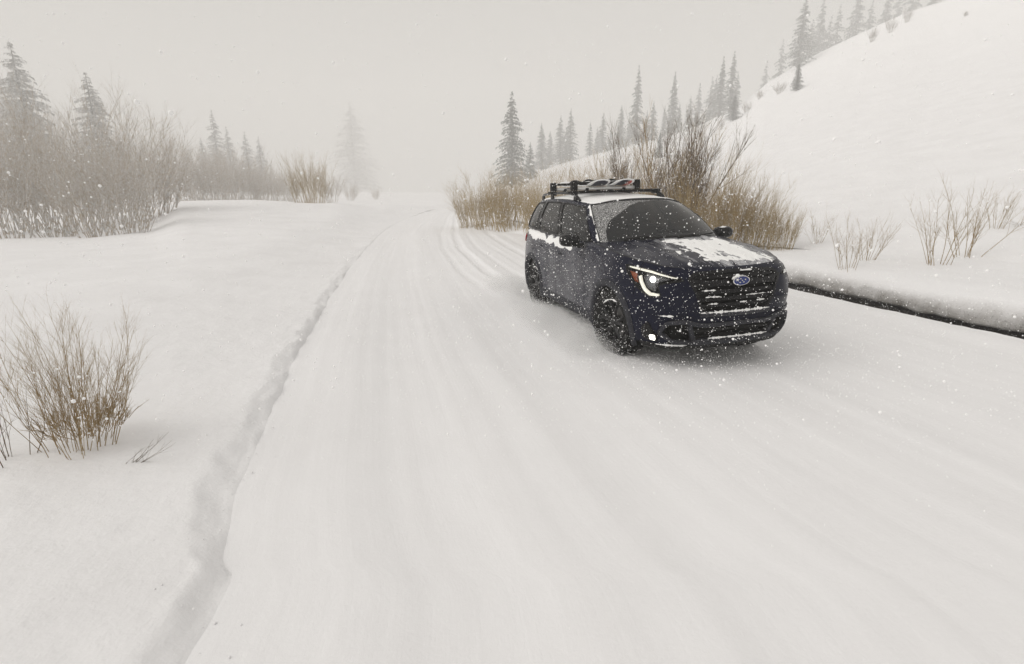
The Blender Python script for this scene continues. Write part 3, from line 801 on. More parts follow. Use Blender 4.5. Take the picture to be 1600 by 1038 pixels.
def glass_mat(name, frost_arc=False, tint=(0.01, 0.01, 0.01)):
    t = NT(name); co = t.coord()
    s = t.noise(95, 3, 0.7, co); n = t.noise(7, 4, 0.65, co)
    if frost_arc:
        # rime outside the arc swept by the wiper (pivot low on the passenger-side of the screen)
        sp = t.new('ShaderNodeSeparateXYZ'); t.link(co, sp.inputs[0])
        def arc(yc, r):
            dy = t.math('SUBTRACT', sp.outputs[1], yc)
            dz = t.math('MULTIPLY', t.math('SUBTRACT', sp.outputs[2], 1.215), 1.75)
            return t.math('SUBTRACT', t.math('SQRT', t.math('ADD', t.math('MULTIPLY', dy, dy), t.math('MULTIPLY', dz, dz))), r)
        d = t.math('MINIMUM', arc(0.14, 0.80), arc(-0.05, 0.68))
        d = t.math('ADD', d, t.math('MULTIPLY', t.math('SUBTRACT', n, 0.5), 0.05))
        e = t.new('ShaderNodeMapRange'); t.link(d, e.inputs[0])
        for i, v in ((1, 0.0), (2, 0.012), (3, 0.0), (4, 1.0)): e.inputs[i].default_value = v
        m = t.math('MULTIPLY', t.math('ADD', t.math('MULTIPLY', e.outputs[0], 0.85), 0.10), t.ramp(s, [(0.42, 0.0), (0.62, 0.85)]))
    else:
        m = t.math('MULTIPLY', t.ramp(s, [(0.55, 0.0), (0.66, 0.6)]), t.ramp(n, [(0.35, 0.3), (0.7, 1.0)]))
    t.set(Base_Color=t.mix(m, tint, (0.7, 0.7, 0.7)), Roughness=t.math('ADD', t.math('MULTIPLY', m, 0.6), 0.03), IOR=1.26,
          Alpha=t.math('ADD', t.math('MULTIPLY', m, 0.18), 0.82, True))
    return t.m
def lamp_mat(name, col, strength, base=None):
    t = NT(name)
    f = t.noise(90, 2, vec=t.coord())
    t.set(Base_Color=base or col, Roughness=0.25, Emission_Color=t.mix(f, tuple(c * 0.92 for c in col), col), Emission_Strength=strength)
    return t.m
M['paint'] = paint_mat()
M['hood_paint'] = paint_mat('navy_paint_hood', True)
M['clad'] = specked('grey_cladding', (0.026, 0.027, 0.034), 0.6, 0.30)
M['black'] = specked('gloss_black', (0.008, 0.008, 0.009), 0.22, 0.18)
M['matte'] = specked('matte_black', (0.010, 0.010, 0.010), 0.7, 0.20)
M['void'] = plain('dark_interior', (0.006, 0.006, 0.006), 0.9, Specular_IOR_Level=0.05)
M['seat'] = plain('seat_leather', (0.03, 0.03, 0.032), 0.6)
M['seal'] = plain('rubber_seal', (0.006, 0.006, 0.006), 0.6)
M['rubber'] = specked('tyre_rubber', (0.010, 0.010, 0.010), 0.85, 0.5, scale=45)
M['rim'] = specked('black_alloy', (0.012, 0.012, 0.013), 0.3, 0.4)
M['glass'] = glass_mat('side_glass', tint=(0.008, 0.009, 0.010))
M['screen'] = glass_mat('windshield_glass', True, (0.010, 0.011, 0.012))
M['chrome'] = plain('chrome', (0.75, 0.75, 0.76), 0.15, 1.0, var=0.03)
M['silver'] = specked('silver_bar', (0.68, 0.68, 0.67), 0.4, 0.5, 0.3)
M['emblem'] = plain('emblem_blue', (0.010, 0.028, 0.16), 0.25)
M['led'] = lamp_mat('led_white', (1.0, 0.95, 0.80), 0.6, (.7, .68, .6))
M['beam'] = lamp_mat('headlamp_beam', (1.0, 0.98, 0.90), 4.0)
M['brow'] = plain('lamp_brow', (0.72, 0.71, 0.66), 0.3)
M['amber'] = plain('amber_reflector', (0.30, 0.07, 0.02), 0.25)
M['tail'] = plain('tail_red', (0.45, 0.012, 0.018), 0.25)
M['reflector'] = plain('lamp_reflector', (0.12, 0.12, 0.125), 0.25, 0.5)
def clear_mat():
    t = NT('lamp_lens'); f = t.noise(70, 2, vec=t.coord())
    t.set(Base_Color=(0.95, 0.96, 0.97), Roughness=t.math('MULTIPLY', f, 0.06), IOR=1.12, Transmission_Weight=1.0)
    return t.m
M['lens'] = clear_mat()
M['red_board'] = plain('board_red', (0.50, 0.06, 0.03), 0.4)
M['white_board'] = plain('board_white', (0.78, 0.78, 0.78), 0.4)
M['navy_board'] = specked('board_slate', (0.025, 0.027, 0.042), 0.35, 0.15)

# ------------------------------------------------------------------ car
CAR_XY, CAR_YAW, CAR_ROLL, CAR_DZ = (1.6386, 7.4416), 0.2595, 0.028, 0.035
suv = empty('sport_utility_car')
tag(suv, 'dark navy SUV dusted with snow, headlights on, driving toward the camera', 'car')
CAR_BASE = Matrix.Translation((*CAR_XY, 0)) @ Matrix.Rotation(CAR_YAW - math.pi / 2, 4, 'Z')
CAR_M = CAR_BASE @ Matrix.Translation((0, 0, .5 + CAR_DZ)) @ Matrix.Rotation(CAR_ROLL, 4, 'X') @ Matrix.Translation((0, 0, -.5))
suv.matrix_world = CAR_M

def inside(poly, x, y):
    P = np.asarray(poly, float); r = np.zeros(np.shape(x), bool)
    for (x1, y1), (x2, y2) in zip(P, np.roll(P, -1, 0)):
        c = ((y1 > y) != (y2 > y)) & (x < (x2 - x1) * (y - y1) / (y2 - y1 + 1e-12) + x1)
        r ^= c
    return r
def smooth_poly(poly, n=6, rad=0.25):
    """round the corners of a polygon a little"""
    P = np.asarray(poly, float); out = []
    for a, b, c in zip(np.roll(P, 1, 0), P, np.roll(P, -1, 0)):
        p, q = b + (a - b) * rad, b + (c - b) * rad
        for t in np.linspace(0, 1, n):
            out.append((1 - t) ** 2 * p + 2 * t * (1 - t) * b + t * t * q)
    return np.array(out)
def dense(poly, step=0.03, closed=True):
    P = np.asarray(poly, float); out = []
    Q = np.roll(P, -1, 0) if closed else P[1:]
    for a, b in zip(P, Q):
        k = max(1, int(np.hypot(*(b - a)) / step))
        out += [a + (b - a) * i / k for i in range(k)]
    if not closed: out.append(P[-1])
    return np.array(out)
def decal(name, poly, m, parent, off=0.003, thick=0.0, fn=S, step=0.03, side=1):
    """a panel cut to a polygon in skin coordinates and laid on the skin at a given offset"""
    B = dense(poly, step)
    lo, hi = B.min(0), B.max(0)
    gx, gy = np.meshgrid(np.arange(lo[0], hi[0], step), np.arange(lo[1], hi[1], step))
    I = np.c_[gx.ravel(), gy.ravel()]
    I = I[inside(B, I[:, 0], I[:, 1])]
    if len(I):
        d = np.sqrt(((I[:, None] - B[None]) ** 2).sum(-1)).min(1); I = I[d > step * 0.45]
    V2 = np.r_[B, I]
    n = len(B)
    r = delaunay_2d_cdt([Vector(v) for v in V2], [(i, (i + 1) % n) for i in range(n)], [], 1, 1e-5)
    v2 = np.array([tuple(v) for v in r[0]])
    P = fn(v2[:, 0] * side, v2[:, 1], off)
    F = [tuple(f) if side > 0 else tuple(f)[::-1] for f in r[2]]
    o = mesh_obj(name, P, F, m, parent)
    if thick:
        md = o.modifiers.new('solid', 'SOLIDIFY'); md.thickness = thick; md.offset = 0
    return o
def strip(name, line, width, m, parent, off=0.004, thick=0.008, fn=S, step=0.02, side=1, closed=False):
    """a raised band following a line in skin coordinates"""
    L = dense(line, step, closed)
    w = np.interp(np.linspace(0, 1, len(L)), np.linspace(0, 1, len(np.atleast_1d(width))), np.atleast_1d(width))
    t = np.roll(L, -1, 0) - np.roll(L, 1, 0) if closed else np.gradient(L, axis=0)
    t /= np.linalg.norm(t, axis=1, keepdims=True) + 1e-12
    nrm = np.c_[-t[:, 1], t[:, 0]] * w[:, None] / 2
    A, Bq = L + nrm, L - nrm
    rows = [fn(A[:, 0] * side, A[:, 1], off - thick), fn(A[:, 0] * side, A[:, 1], off), fn(Bq[:, 0] * side, Bq[:, 1], off), fn(Bq[:, 0] * side, Bq[:, 1], off - thick)]
    V = np.stack(rows, 1).reshape(-1, 3); k = len(L); F = []
    for i in range(k if closed else k - 1):
        i2 = (i + 1) % k
        for j in range(3): F.append((i * 4 + j, i * 4 + j + 1, i2 * 4 + j + 1, i2 * 4 + j))
    if not closed: F += [(0, 1, 2, 3), ((k - 1) * 4 + 3, (k - 1) * 4 + 2, (k - 1) * 4 + 1, (k - 1) * 4)]
    o = mesh_obj(name, V, F, m, parent, smooth=True)
    o.data.set_sharp_from_angle(angle=math.radians(40))
    return o
def lumps(name, path, r, m, parent, seed=0, flat=0.6, n=9):
    """a ragged ridge of snow lying along a path"""
    P = np.asarray(path, float); k = np.arange(len(P))
    rad = r * (0.55 + 0.5 * vnoise(k * 0.5, k * 0 + 3.3, seed) + 0.35 * vnoise(k * 1.4, k * 0, seed + 5))
    e = np.minimum(k, k[::-1]); rad = np.clip(rad, r * 0.1, None) * np.clip(e / 3.0 + 0.15, 0, 1)
    mb = MB().tube([tuple(p) for p in P], list(rad), n)
    o = mb.build(name, m, parent, True)
    return o

# outlines in skin coordinates (arc length from the nose, height)
HL = [(.573, .951), (.611, .977), (.78, 1.008), (.952, 1.036), (1.15, 1.052), (1.355, 1.060), (1.278, .983), (1.134, .886), (1.018, .821), (.909, .778), (.792, .785), (.838, .896), (.753, .926)]
GR = [(-.53, .965), (-.455, 1.015), (0, 1.03), (.455, 1.015), (.53, .965), (.46, .85), (.38, .635), (0, .625), (-.38, .635), (-.46, .85)]
LI = [(-.80, .425), (-.72, .53), (-.56, .545), (-.38, .50), (0, .505), (.38, .50), (.56, .545), (.72, .53), (.80, .425), (.66, .325), (.42, .31), (0, .305), (-.42, .31), (-.66, .325)]
FG = [(.83, .312), (.99, .335), (1.01, .45), (.93, .53), (.855, .42)]
HLs, GRs, LIs, FGs = smooth_poly(HL, 4, .12), smooth_poly(GR, 5, .2), smooth_poly(LI, 5, .2), smooth_poly(FG, 4, .25)

# skin grid: columns follow the plan outline, rows run from sill or wheel arch to belt
SEAM = {'fender_door': u_x(.66), 'doors': u_x(-.40), 'door_quarter': u_x(-1.24), 'bumper': u_x(1.93)}
cols = list(np.arange(0, u_x(1.98), .0125)) + list(np.arange(u_x(1.98), U_MAX, .028)) + [U_MAX]
for xc in (1.445, -1.445):
    for s_ in (-1, 1):
        for e in (.001, -.004, -.012, -.022): cols.append(u_x(xc + s_ * (ARCH_R + e)))
for v in SEAM.values(): cols += [v - .004, v + .004]
cols = np.unique(np.round(cols, 4)); cols = cols[np.r_[True, np.diff(cols) > .0015]]
NR = 56
tt = np.linspace(0, 1, NR)
def band(side):
    zb, zt = z_bot(cols), z_top(cols)
    Z = zb[:, None] + (zt - zb)[:, None] * tt[None]
    Ug = np.repeat(cols[:, None], NR, 1)
    return S(Ug * side, Z), Ug, Z
def cells(A): return (A[:-1, :-1] + A[1:, :-1] + A[:-1, 1:] + A[1:, 1:]) / 4
for side in (1, -1):
    P, Ug, Z = band(side)
    uc, zc = cells(Ug), cells(Z)
    cut = inside(HLs, uc, zc) | inside(GRs, uc, zc) | inside(LIs, uc, zc)
    seam = np.zeros_like(cut)
    for nm, v in SEAM.items(): seam |= (np.abs(uc - v) < .0045) & ((zc > .36) if nm != 'bumper' else (zc > .78))
    door1 = (uc > SEAM['fender_door']) & (uc < SEAM['doors']) & (zc > .36)
    door2 = (uc > SEAM['doors']) & (uc < SEAM['door_quarter']) & (zc > .36)
    bump = uc < SEAM['bumper']
    keep = ~cut
    sets = {'front_door': door1 & ~seam, 'rear_door': door2 & ~seam, 'front_bumper': bump & keep & ~seam,
            'side_panel': keep & ~seam & ~door1 & ~door2 & ~bump}
    V = P.reshape(-1, 3)
    for nm, mk in sets.items():
        F = grid_faces(len(cols), NR, mk, flip=side < 0)
        v, f = compact(V, F)
        ob = mesh_obj(nm, v, f, M['paint'], suv)
        if nm.endswith('door'):
            hx = u_x(-.19) if nm == 'front_door' else u_x(-1.05)
            hz = .99 if nm == 'front_door' else 1.02
            pth = [S((hx + d) * side, hz + .004 * math.cos(d * 20), o_) for d, o_ in ((-.10, .0), (-.085, .03), (-.03, .042), (.04, .042), (.085, .03), (.10, 0))]
            MB().tube([tuple(p) for p in pth], .014, 8, sx=.8).build('door_handle', M['paint'], ob, True)
    # recessed shut lines
    Ps = S(Ug * side, Z, -.008).reshape(-1, 3)
    for nm, sv in SEAM.items():
        v, f = compact(Ps, grid_faces(len(cols), NR, seam & (np.abs(uc - sv) < .0045), flip=side < 0))
        mesh_obj('shut_line', v, f, M['seal'], suv)
    # wheel arch cladding
    for xc in (1.445, -1.445):
        ph = np.radians(np.linspace(-24, 204, 70))
        rows = []
        for rr, oo in ((.412, -.03), (.414, .022), (.435, .030), (.478, .024), (.492, .008), (.492, -.01)):
            xs, zs = xc + rr * np.cos(ph), .375 + rr * np.sin(ph)
            us = np.array([u_x(x) for x in xs])
            rows.append(S(us * side, np.maximum(zs, .2), oo))
        A = np.stack(rows, 1)
        o = mesh_obj('arch_cladding', A.reshape(-1, 3), grid_faces(len(ph), 6, flip=side < 0), M['clad'], suv)
    # sill cladding
    xs = np.linspace(.99, -.99, 60); us = np.array([u_x(x) for x in xs])
    rows = [S(us * side, np.full(60, z), o_) for z, o_ in ((.375, -.006), (.37, .014), (.33, .022), (.27, .020), (.235, .0), (.225, -.05))]
    mesh_obj('sill_cladding', np.stack(rows, 1).reshape(-1, 3), grid_faces(60, 6, flip=side > 0), M['clad'], suv)
    # wheel wells
    for xc in (1.445, -1.445):
        mb = MB(); n = 24; ys = (.93, .52)
        ph = np.radians(np.linspace(-25, 205, n))
        vv = [(xc + .44 * math.cos(a), side * y, .375 + .44 * math.sin(a)) for y in ys for a in ph]
        ff = [(i, i + 1, n + i + 1, n + i) for i in range(n - 1)] + [tuple(n + i for i in range(n))]
        mb.add(vv, ff).build('wheel_well', M['void'], suv)
MB().box((0, 0, .36), (4.5, 1.02, .22)).box((0, 0, .42), (1.9, 1.66, .2)).box((2.0, 0, .40), (.5, 1.3, .2)).box((-2.15, 0, .45), (.55, 1.4, .2)).build('underbody', M['void'], suv)

# bonnet: spanned between the two top edges of the skin
ac = np.unique(np.r_[np.linspace(0, .5, 24), np.linspace(.5, u_x(1.75), 30), np.linspace(u_x(1.75), u_x(.84), 34)])
vv = np.linspace(-1, 1, 81)
def hood_pt(a, v, lift=0.0):
    e = S(a, z_top(a))
    y = np.abs(e[..., 1]) * v
    k = np.clip(np.abs(e[..., 1]) / .80, 0, 1.1) ** 2
    z = e[..., 2] + .058 * k * (1 - v ** 2) + .016 * k * np.exp(-((np.abs(y) - .47) / .05) ** 2) * (1 - v ** 4) + lift
    return np.stack([e[..., 0], y, z], -1)
Ag, Vg = np.meshgrid(ac, vv, indexing='ij')
mesh_obj('hood', hood_pt(Ag, Vg).reshape(-1, 3), grid_faces(len(ac), len(vv), flip=True), M['hood_paint'], suv)
# seam between hood and fender
for side in (1, -1):
    us = np.linspace(.60, u_x(.86), 70)
    e = S(us * side, z_top(us) - .004, .0015)
    MB().tube([tuple(p) for p in e], .0045, 6).build('hood_seam', M['seal'], suv, True)

# greenhouse
KW, KA, KF, KB, KR, KC, KQ, KD = 2.62, 3.36, 3.42, 5.05, 5.17, 6.10, 6.28, 7.30
ks = np.unique(np.round(np.r_[np.linspace(0, KW, 28), np.linspace(KW, KF, 8), np.linspace(KF, KB, 22), np.linspace(KB, KR, 4), np.linspace(KR, KC, 16),
                              np.linspace(KC, KQ, 4), np.linspace(KQ, KD, 14), np.linspace(KD, 8.3, 10), np.linspace(8.3, 10, 16)], 4))
ts_ = np.unique(np.round(np.r_[0, .05, np.linspace(.09, .90, 16), np.linspace(.9, 1, 4)], 4))
Kg, Tg = np.meshgrid(ks, ts_, indexing='ij')
kc, tc = cells(Kg), cells(Tg)
def win(k0, k1, t0=.05, t1=.90): return (kc > k0) & (kc < k1) & (tc > t0) & (tc < t1)
holes = win(-1, KW, 0, .965) | win(KF, KB) | win(KR, KC) | win(KQ, KD) | win(8.3, 11, .05, .9)
for side in (1, -1):
    P = G(Kg * side, Tg)
    F = grid_faces(len(ks), len(ts_), ~holes, flip=side < 0)
    v, f = compact(P.reshape(-1, 3), F)
    o = mesh_obj('window_frame', v, f, M['paint'], suv)
    for nm, (k0, k1) in (('front_window', (KF, KB)), ('rear_window', (KR, KC)), ('quarter_window', (KQ, KD))):
        a, b = np.meshgrid(np.linspace(k0 - .01, k1 + .01, 20), np.linspace(.045, .905, 14), indexing='ij')
        pane = mesh_obj(nm, G(a * side, b, -.006).reshape(-1, 3), grid_faces(20, 14, flip=side < 0), M['glass'], suv)
        ring = smooth_poly([(k0, .05), (k1, .05), (k1, .90), (k0, .90)], 4, .06)
        ring = dense(ring, .06)
        MB().tube([tuple(p) for p in G(np.r_[ring[:, 0], ring[:1, 0]] * side, np.r_[ring[:, 1], ring[:1, 1]], .001)], .010, 6).build('seal', M['seal'], pane, True)
    # dark pillar covers between the door windows
    for k0, k1 in ((KB, KR), (KC - .02, KQ + .02)):
        a, b = np.meshgrid(np.linspace(k0, k1, 4), np.linspace(.04, .91, 14), indexing='ij')
        mesh_obj('pillar_cover', G(a * side, b, .003).reshape(-1, 3), grid_faces(4, 14, flip=side < 0), M['black'], suv)
a, b = np.meshgrid(np.linspace(-KW - .02, KW + .02, 60), np.linspace(0, .97, 24), indexing='ij')
ws = mesh_obj('windshield', G(a, b, -.004).reshape(-1, 3), grid_faces(60, 24, flip=False), M['screen'], suv)
rim_ = [(-KW, 0), (-KW, .5), (-KW, .965)] + [(k, .965) for k in np.linspace(-KW, KW, 30)[1:-1]] + [(KW, .965), (KW, .5), (KW, 0)]
rim_ = np.array(rim_)
MB().tube([tuple(p) for p in G(rim_[:, 0], rim_[:, 1], .002)], .009, 6).build('seal', M['seal'], ws, True)
a, b = np.meshgrid(np.linspace(8.3, 10, 14), np.linspace(.05, .9, 10), indexing='ij')
rv = np.concatenate([G(-a, b, -.004), G(a, b, -.004)[::-1][1:]], 0)
mesh_obj('rear_window', rv.reshape(-1, 3), grid_faces(27, 10, flip=True), M['glass'], suv)
for y0, y1, l0 in ((-.62, .02, 0), (.12, .62, 1)):
    pth = [G(np.array(y0 / .3), np.array(.03), .02)[()], ] if False else None
def on_screen(y, t, off):
    k = np.interp(abs(y), [0, .40, .72], [0, 1, 2])
    p = G(np.array(k if y >= 0 else -k), np.array(t), off)
    return tuple(p)
for ya, yb in ((-.55, .18), (.05, .66)):
    ys = np.linspace(ya, yb, 12)
    MB().tube([on_screen(y, .035 + .02 * (y - ya), .020) for y in ys], .009, 6).tube([on_screen(ya - .02, .0, .03), on_screen(ya + .25, .05, .035)], .009, 6).build('wiper', M['matte'], suv, True)

# roof
kr = np.unique(np.r_[np.linspace(0, 2.5, 26), np.linspace(2.5, 8, 50), np.linspace(8, 10, 18)])
def roof_pt(k, v, lift=0.0):
    e = cr(GU, k); y = e[..., 1] * v
    z = e[..., 2] + .055 * (e[..., 1] / .68) ** 2 * (1 - v ** 2) + lift
    return np.stack([e[..., 0], y, z], -1)
Kr, Vr = np.meshgrid(kr, np.linspace(-1, 1, 61), indexing='ij')
mesh_obj('roof', roof_pt(Kr, Vr).reshape(-1, 3), grid_faces(len(kr), 61, flip=True), M['paint'], suv)

# grille
gi = decal('grille', GRs, M['void'], suv, off=-.06)
for zc_, wd in ((.98, .045), (.905, .05), (.83, .05), (.76, .045), (.695, .04)):
    hw = np.interp(zc_, [.635, .85, .965, 1.0], [.375, .455, .525, .46]) - .02
    if zc_ == .98: hw = .46
    strip('grille_slat', [(-hw, zc_), (hw, zc_)], wd * .72, M['black'], gi, off=-.012 if zc_ != .905 else .002, thick=.028)
strip('grille_frame', GRs, .030, M['black'], gi, off=.010, thick=.03, closed=True)
strip('grille_base', [(-.40, .607), (0, .60), (.40, .607)], .035, M['clad'], gi, off=.022, thick=.04)
for side in (1, -1):
    strip('grille_wing', [(.12 * side, .93), (.30 * side, .925), (.50 * side, .955)], [.05, .035, .02], M['black'], gi, off=.014, thick=.03)
# emblem: blue oval with a chrome rim and six stars
em = MB(); n = 40
ex = S(0, .935)[0] + .030
rings = [(1.0, .0), (1.0, .010), (.90, .013), (.90, .007)]
pts = [(ex + h, .095 * r * math.cos(2 * math.pi * k / n), .935 + .047 * r * math.sin(2 * math.pi * k / n)) for r, h in rings for k in range(n)]
em.add(pts, [(r * n + k, r * n + (k + 1) % n, (r + 1) * n + (k + 1) % n, (r + 1) * n + k) for r in range(3) for k in range(n)])
emb = em.build('emblem', M['chrome'], suv, 'auto')
MB().add([(ex + .007, .0865 * math.cos(2 * math.pi * k / n), .935 + .0425 * math.sin(2 * math.pi * k / n)) for k in range(n)], [tuple(range(n))]).build('emblem_field', M['emblem'], emb)
MB().tube([(ex - .05, 0, .935), (ex, 0, .935)], .043, 16).build('emblem_mount', M['black'], emb, True)
def star(cy, cz, r):
    v = [(ex + .011, cy, cz)]
    for k in range(12):
        q = r if k % 2 == 0 else r * .32
        v.append((ex + .009, cy + q * 1.35 * math.cos(math.pi * k / 6), cz + q * math.sin(math.pi * k / 6)))
    return MB().add(v, [(0, 1 + k, 1 + (k + 1) % 12) for k in range(12)])
for cy_, cz_, r_ in ((-.045, .948, .026), (-.008, .958, .013), (.046, .945, .013), (.030, .915, .013), (-.012, .912, .013), (.012, .936, .012)):
    star(cy_, .935 + (cz_ - .935) * .80, r_ * .85).build('star', M['chrome'], emb)

# lower intake and skid plate
li = decal('lower_intake', LIs, M['void'], suv, off=-.07)
strip('intake_frame', LIs, [.04, .04], M['clad'], li, off=.030, thick=.075, closed=True)
strip('intake_bar', [(-.47, .435), (0, .445), (.47, .435)], .026, M['matte'], li, off=-.015, thick=.03)
strip('intake_bar', [(-.45, .375), (0, .38), (.45, .375)], .022, M['matte'], li, off=-.02, thick=.03)
strip('skid_plate', [(-.46, .325), (-.3, .335), (0, .34), (.3, .335), (.46, .325)], .045, M['clad'], suv, off=.028, thick=.05)
strip('bumper_lip', [(-1.05, .265), (-.6, .262), (0, .26), (.6, .262), (1.05, .265)], .05, M['matte'], suv, off=.015, thick=.05)
for side in (1, -1):
    # pocket at each end of the intake
    strip('intake_divider', [(.50, .50), (.47, .42), (.44, .335)], [.05, .035, .05], M['clad'], li, off=.012, thick=.05, side=side)
    # dark fog lamp pocket and lamp
    fp = decal('fog_light', FGs, M['black'], suv, off=.006, thick=.012, side=side)
    decal('fog_lamp', smooth_poly([(.842, .333), (.902, .338), (.905, .385), (.845, .388)], 3, .2), M['beam'], fp, off=.018, thick=.012, side=side, step=.015)
    strip('fog_bezel', smooth_poly([(.83, .322), (.915, .328), (.918, .396), (.833, .40)], 3, .2), .012, M['matte'], fp, off=.022, thick=.03, closed=True, side=side)
    # corner crease of the bumper
    strip('bumper_crease', [(.50, .60), (.72, .575), (.92, .60)], [.01, .03, .01], M['paint'], suv, off=.014, thick=.02, side=side)
    # headlight
    hl = decal('headlight', HLs, M['void'], suv, off=-.055, side=side)
    decal('headlight_lens', HLs, M['lens'], hl, off=.0015, thick=.004, side=side, step=.025)
    strip('headlight_bezel', HLs, .012, M['black'], hl, off=.004, thick=.05, closed=True, side=side)
    strip('brow_strip', [(.64, .968), (.78, .992), (.95, 1.018), (1.15, 1.036), (1.29, 1.040)], [.008, .016, .024, .026, .010], M['led'], hl, off=-.008, thick=.02, side=side)
    strip('daytime_light', [(1.102, .966), (1.063, .91), (.995, .843), (.924, .806), (.824, .803)], [.026, .026, .028, .026, .018], M['led'], hl, off=-.010, thick=.02, side=side)
    decal('turn_signal', [(1.26, 1.0), (1.15, .99), (1.10, .90), (1.14, .905)], M['amber'], hl, off=-.014, thick=.01, side=side)
    decal('reflector', smooth_poly([(.70, .955), (1.03, 1.0), (1.05, .95), (.98, .86), (.87, .83), (.86, .915)], 3, .15), M['reflector'], hl, off=-.035, thick=.01, side=side)
    for uu, zz, rr in ((.926, .945, .034), (.825, .950, .022)):
        c = S(uu * side, zz, -.028); nrm = S(uu * side, zz, .1) - c; nrm /= np.linalg.norm(nrm)
        lat = [(rr * math.sin(q), rr * .45 * math.cos(q)) for q in np.linspace(math.pi / 2, 0.001, 7)]
        a1 = Vector(nrm).orthogonal().normalized(); a2 = Vector(nrm).cross(a1)
        vv_ = []; ff_ = []
        for r_, h_ in lat:
            for k in range(18):
                vv_.append(Vector(c) + Vector(nrm) * h_ + (a1 * math.cos(k * math.pi / 9) + a2 * math.sin(k * math.pi / 9)) * r_)
        for j in range(6):
            for k in range(18): ff_.append((j * 18 + k, j * 18 + (k + 1) % 18, (j + 1) * 18 + (k + 1) % 18, (j + 1) * 18 + k))
        MB().add(vv_, ff_).build('projector', M['beam'] if rr > .03 else M['reflector'], hl, True)
    # tail light wrapping the rear corner
    ua, ub = u_x(-2.08), u_x(-2.40)
    tl = decal('tail_light', smooth_poly([(ua, 1.10), (ub + .3, 1.14), (ub + .3, 1.02), (ub, .93), (ua + .1, 1.0)], 4, .2), M['tail'], suv, off=.012, thick=.02, side=side)
    # mirror
    mr = MB(); n1, n2 = 18, 10
    pr = [(.10, 0.0), (.085, .06), (.045, .10), (.004, .115)]
    mc = np.array([.60, side * 1.075, 1.235])
    v_, f_ = [], []
    prof = [(-.055, .96), (-.02, 1.02), (.03, 1.0), (.07, .84), (.10, .55), (.115, .12)]
    for hx_, sc in prof:
        for k in range(n1):
            an = 2 * math.pi * k / n1
            cy2, cz2 = math.copysign(abs(math.cos(an)) ** .7, math.cos(an)) * .125 * sc, math.copysign(abs(math.sin(an)) ** .7, math.sin(an)) * .078 * sc
            v_.append(mc + np.array([hx_, cy2 + (.02 * side), cz2 - .10 * abs(cy2) * (1 if side * cy2 < 0 else .2)]))
    for j in range(len(prof) - 1):
        for k in range(n1): f_.append((j * n1 + k, j * n1 + (k + 1) % n1, (j + 1) * n1 + (k + 1) % n1, (j + 1) * n1 + k))
    f_.append(tuple((len(prof) - 1) * n1 + k for k in range(n1)))
    mo = mr.add(v_, f_).build('side_mirror', M['black'], suv, True)
    MB().add([mc + np.array([-.045, .115 * math.cos(a_) + .02 * side, .070 * math.sin(a_)]) for a_ in np.linspace(0, 2 * math.pi, 20, endpoint=False)], [tuple(range(20))]).build('mirror_glass', M['chrome'], mo)
    MB().tube([(.66, side * .93, 1.17), (.64, side * .99, 1.165), (.62, side * 1.04, 1.19)], [.034, .030, .034], 10).build('mirror_stalk', M['black'], mo, True)
    strip('mirror_trim', [(.5, 0), (.5, 1)], .01, M['black'], mo, fn=lambda u, z, o_: np.stack([.60 + .105 * np.cos((z - .5) * 2.2) + o_, mc[1] + (z - .5) * .20 * side, np.full_like(z, 1.195)], -1)) if False else None
    lumps('mirror_snow', [mc + np.array([.045 - .3 * (q ** 2) * .2, (.02 + q * .10) * side, .062 - 1.6 * q * q * .01]) for q in np.linspace(-1, 1, 14)], .020, M['fresh'], mo, seed=side + 3)
    # dark triangle ahead of the front window and sill trim line
    decal('sail_panel', [(3.33, .04), (3.75, .04), (3.46, .62), (3.38, .62)], M['black'], suv, off=.006, thick=.006, fn=G, side=side, step=.08)
    us = np.linspace(u_x(.84), u_x(-1.95), 60)
    pth = [tuple(p) for p in G(np.linspace(3.3, 7.35, 60) * side, np.full(60, .015), .006)]
    MB().tube(pth, .012, 6).build('belt_trim', M['black'], suv, True)
    # roof rail with its feet
    kk = np.linspace(4.25, 7.75, 40)
    rail = cr(GU, kk); hgt = .075 * np.minimum(1, np.minimum((kk - 4.25) / .35, (7.75 - kk) / .5)) ** .7
    pr_ = [(r[0], side * (r[1] - .035), r[2] + .012 + h) for r, h in zip(rail, hgt)]
    rl = MB().tube(pr_, .019, 8, sx=.8).build('roof_rail', M['black'], suv, True)
    for k0 in (4.55, 6.05, 7.4):
        e = cr(GU, np.array([k0]))[0]
        MB().box((e[0], side * (e[1] - .035), e[2] + .042), (.13, .026, .075), taper=.8).build('rail_foot', M['black'], rl, bevel=.008)

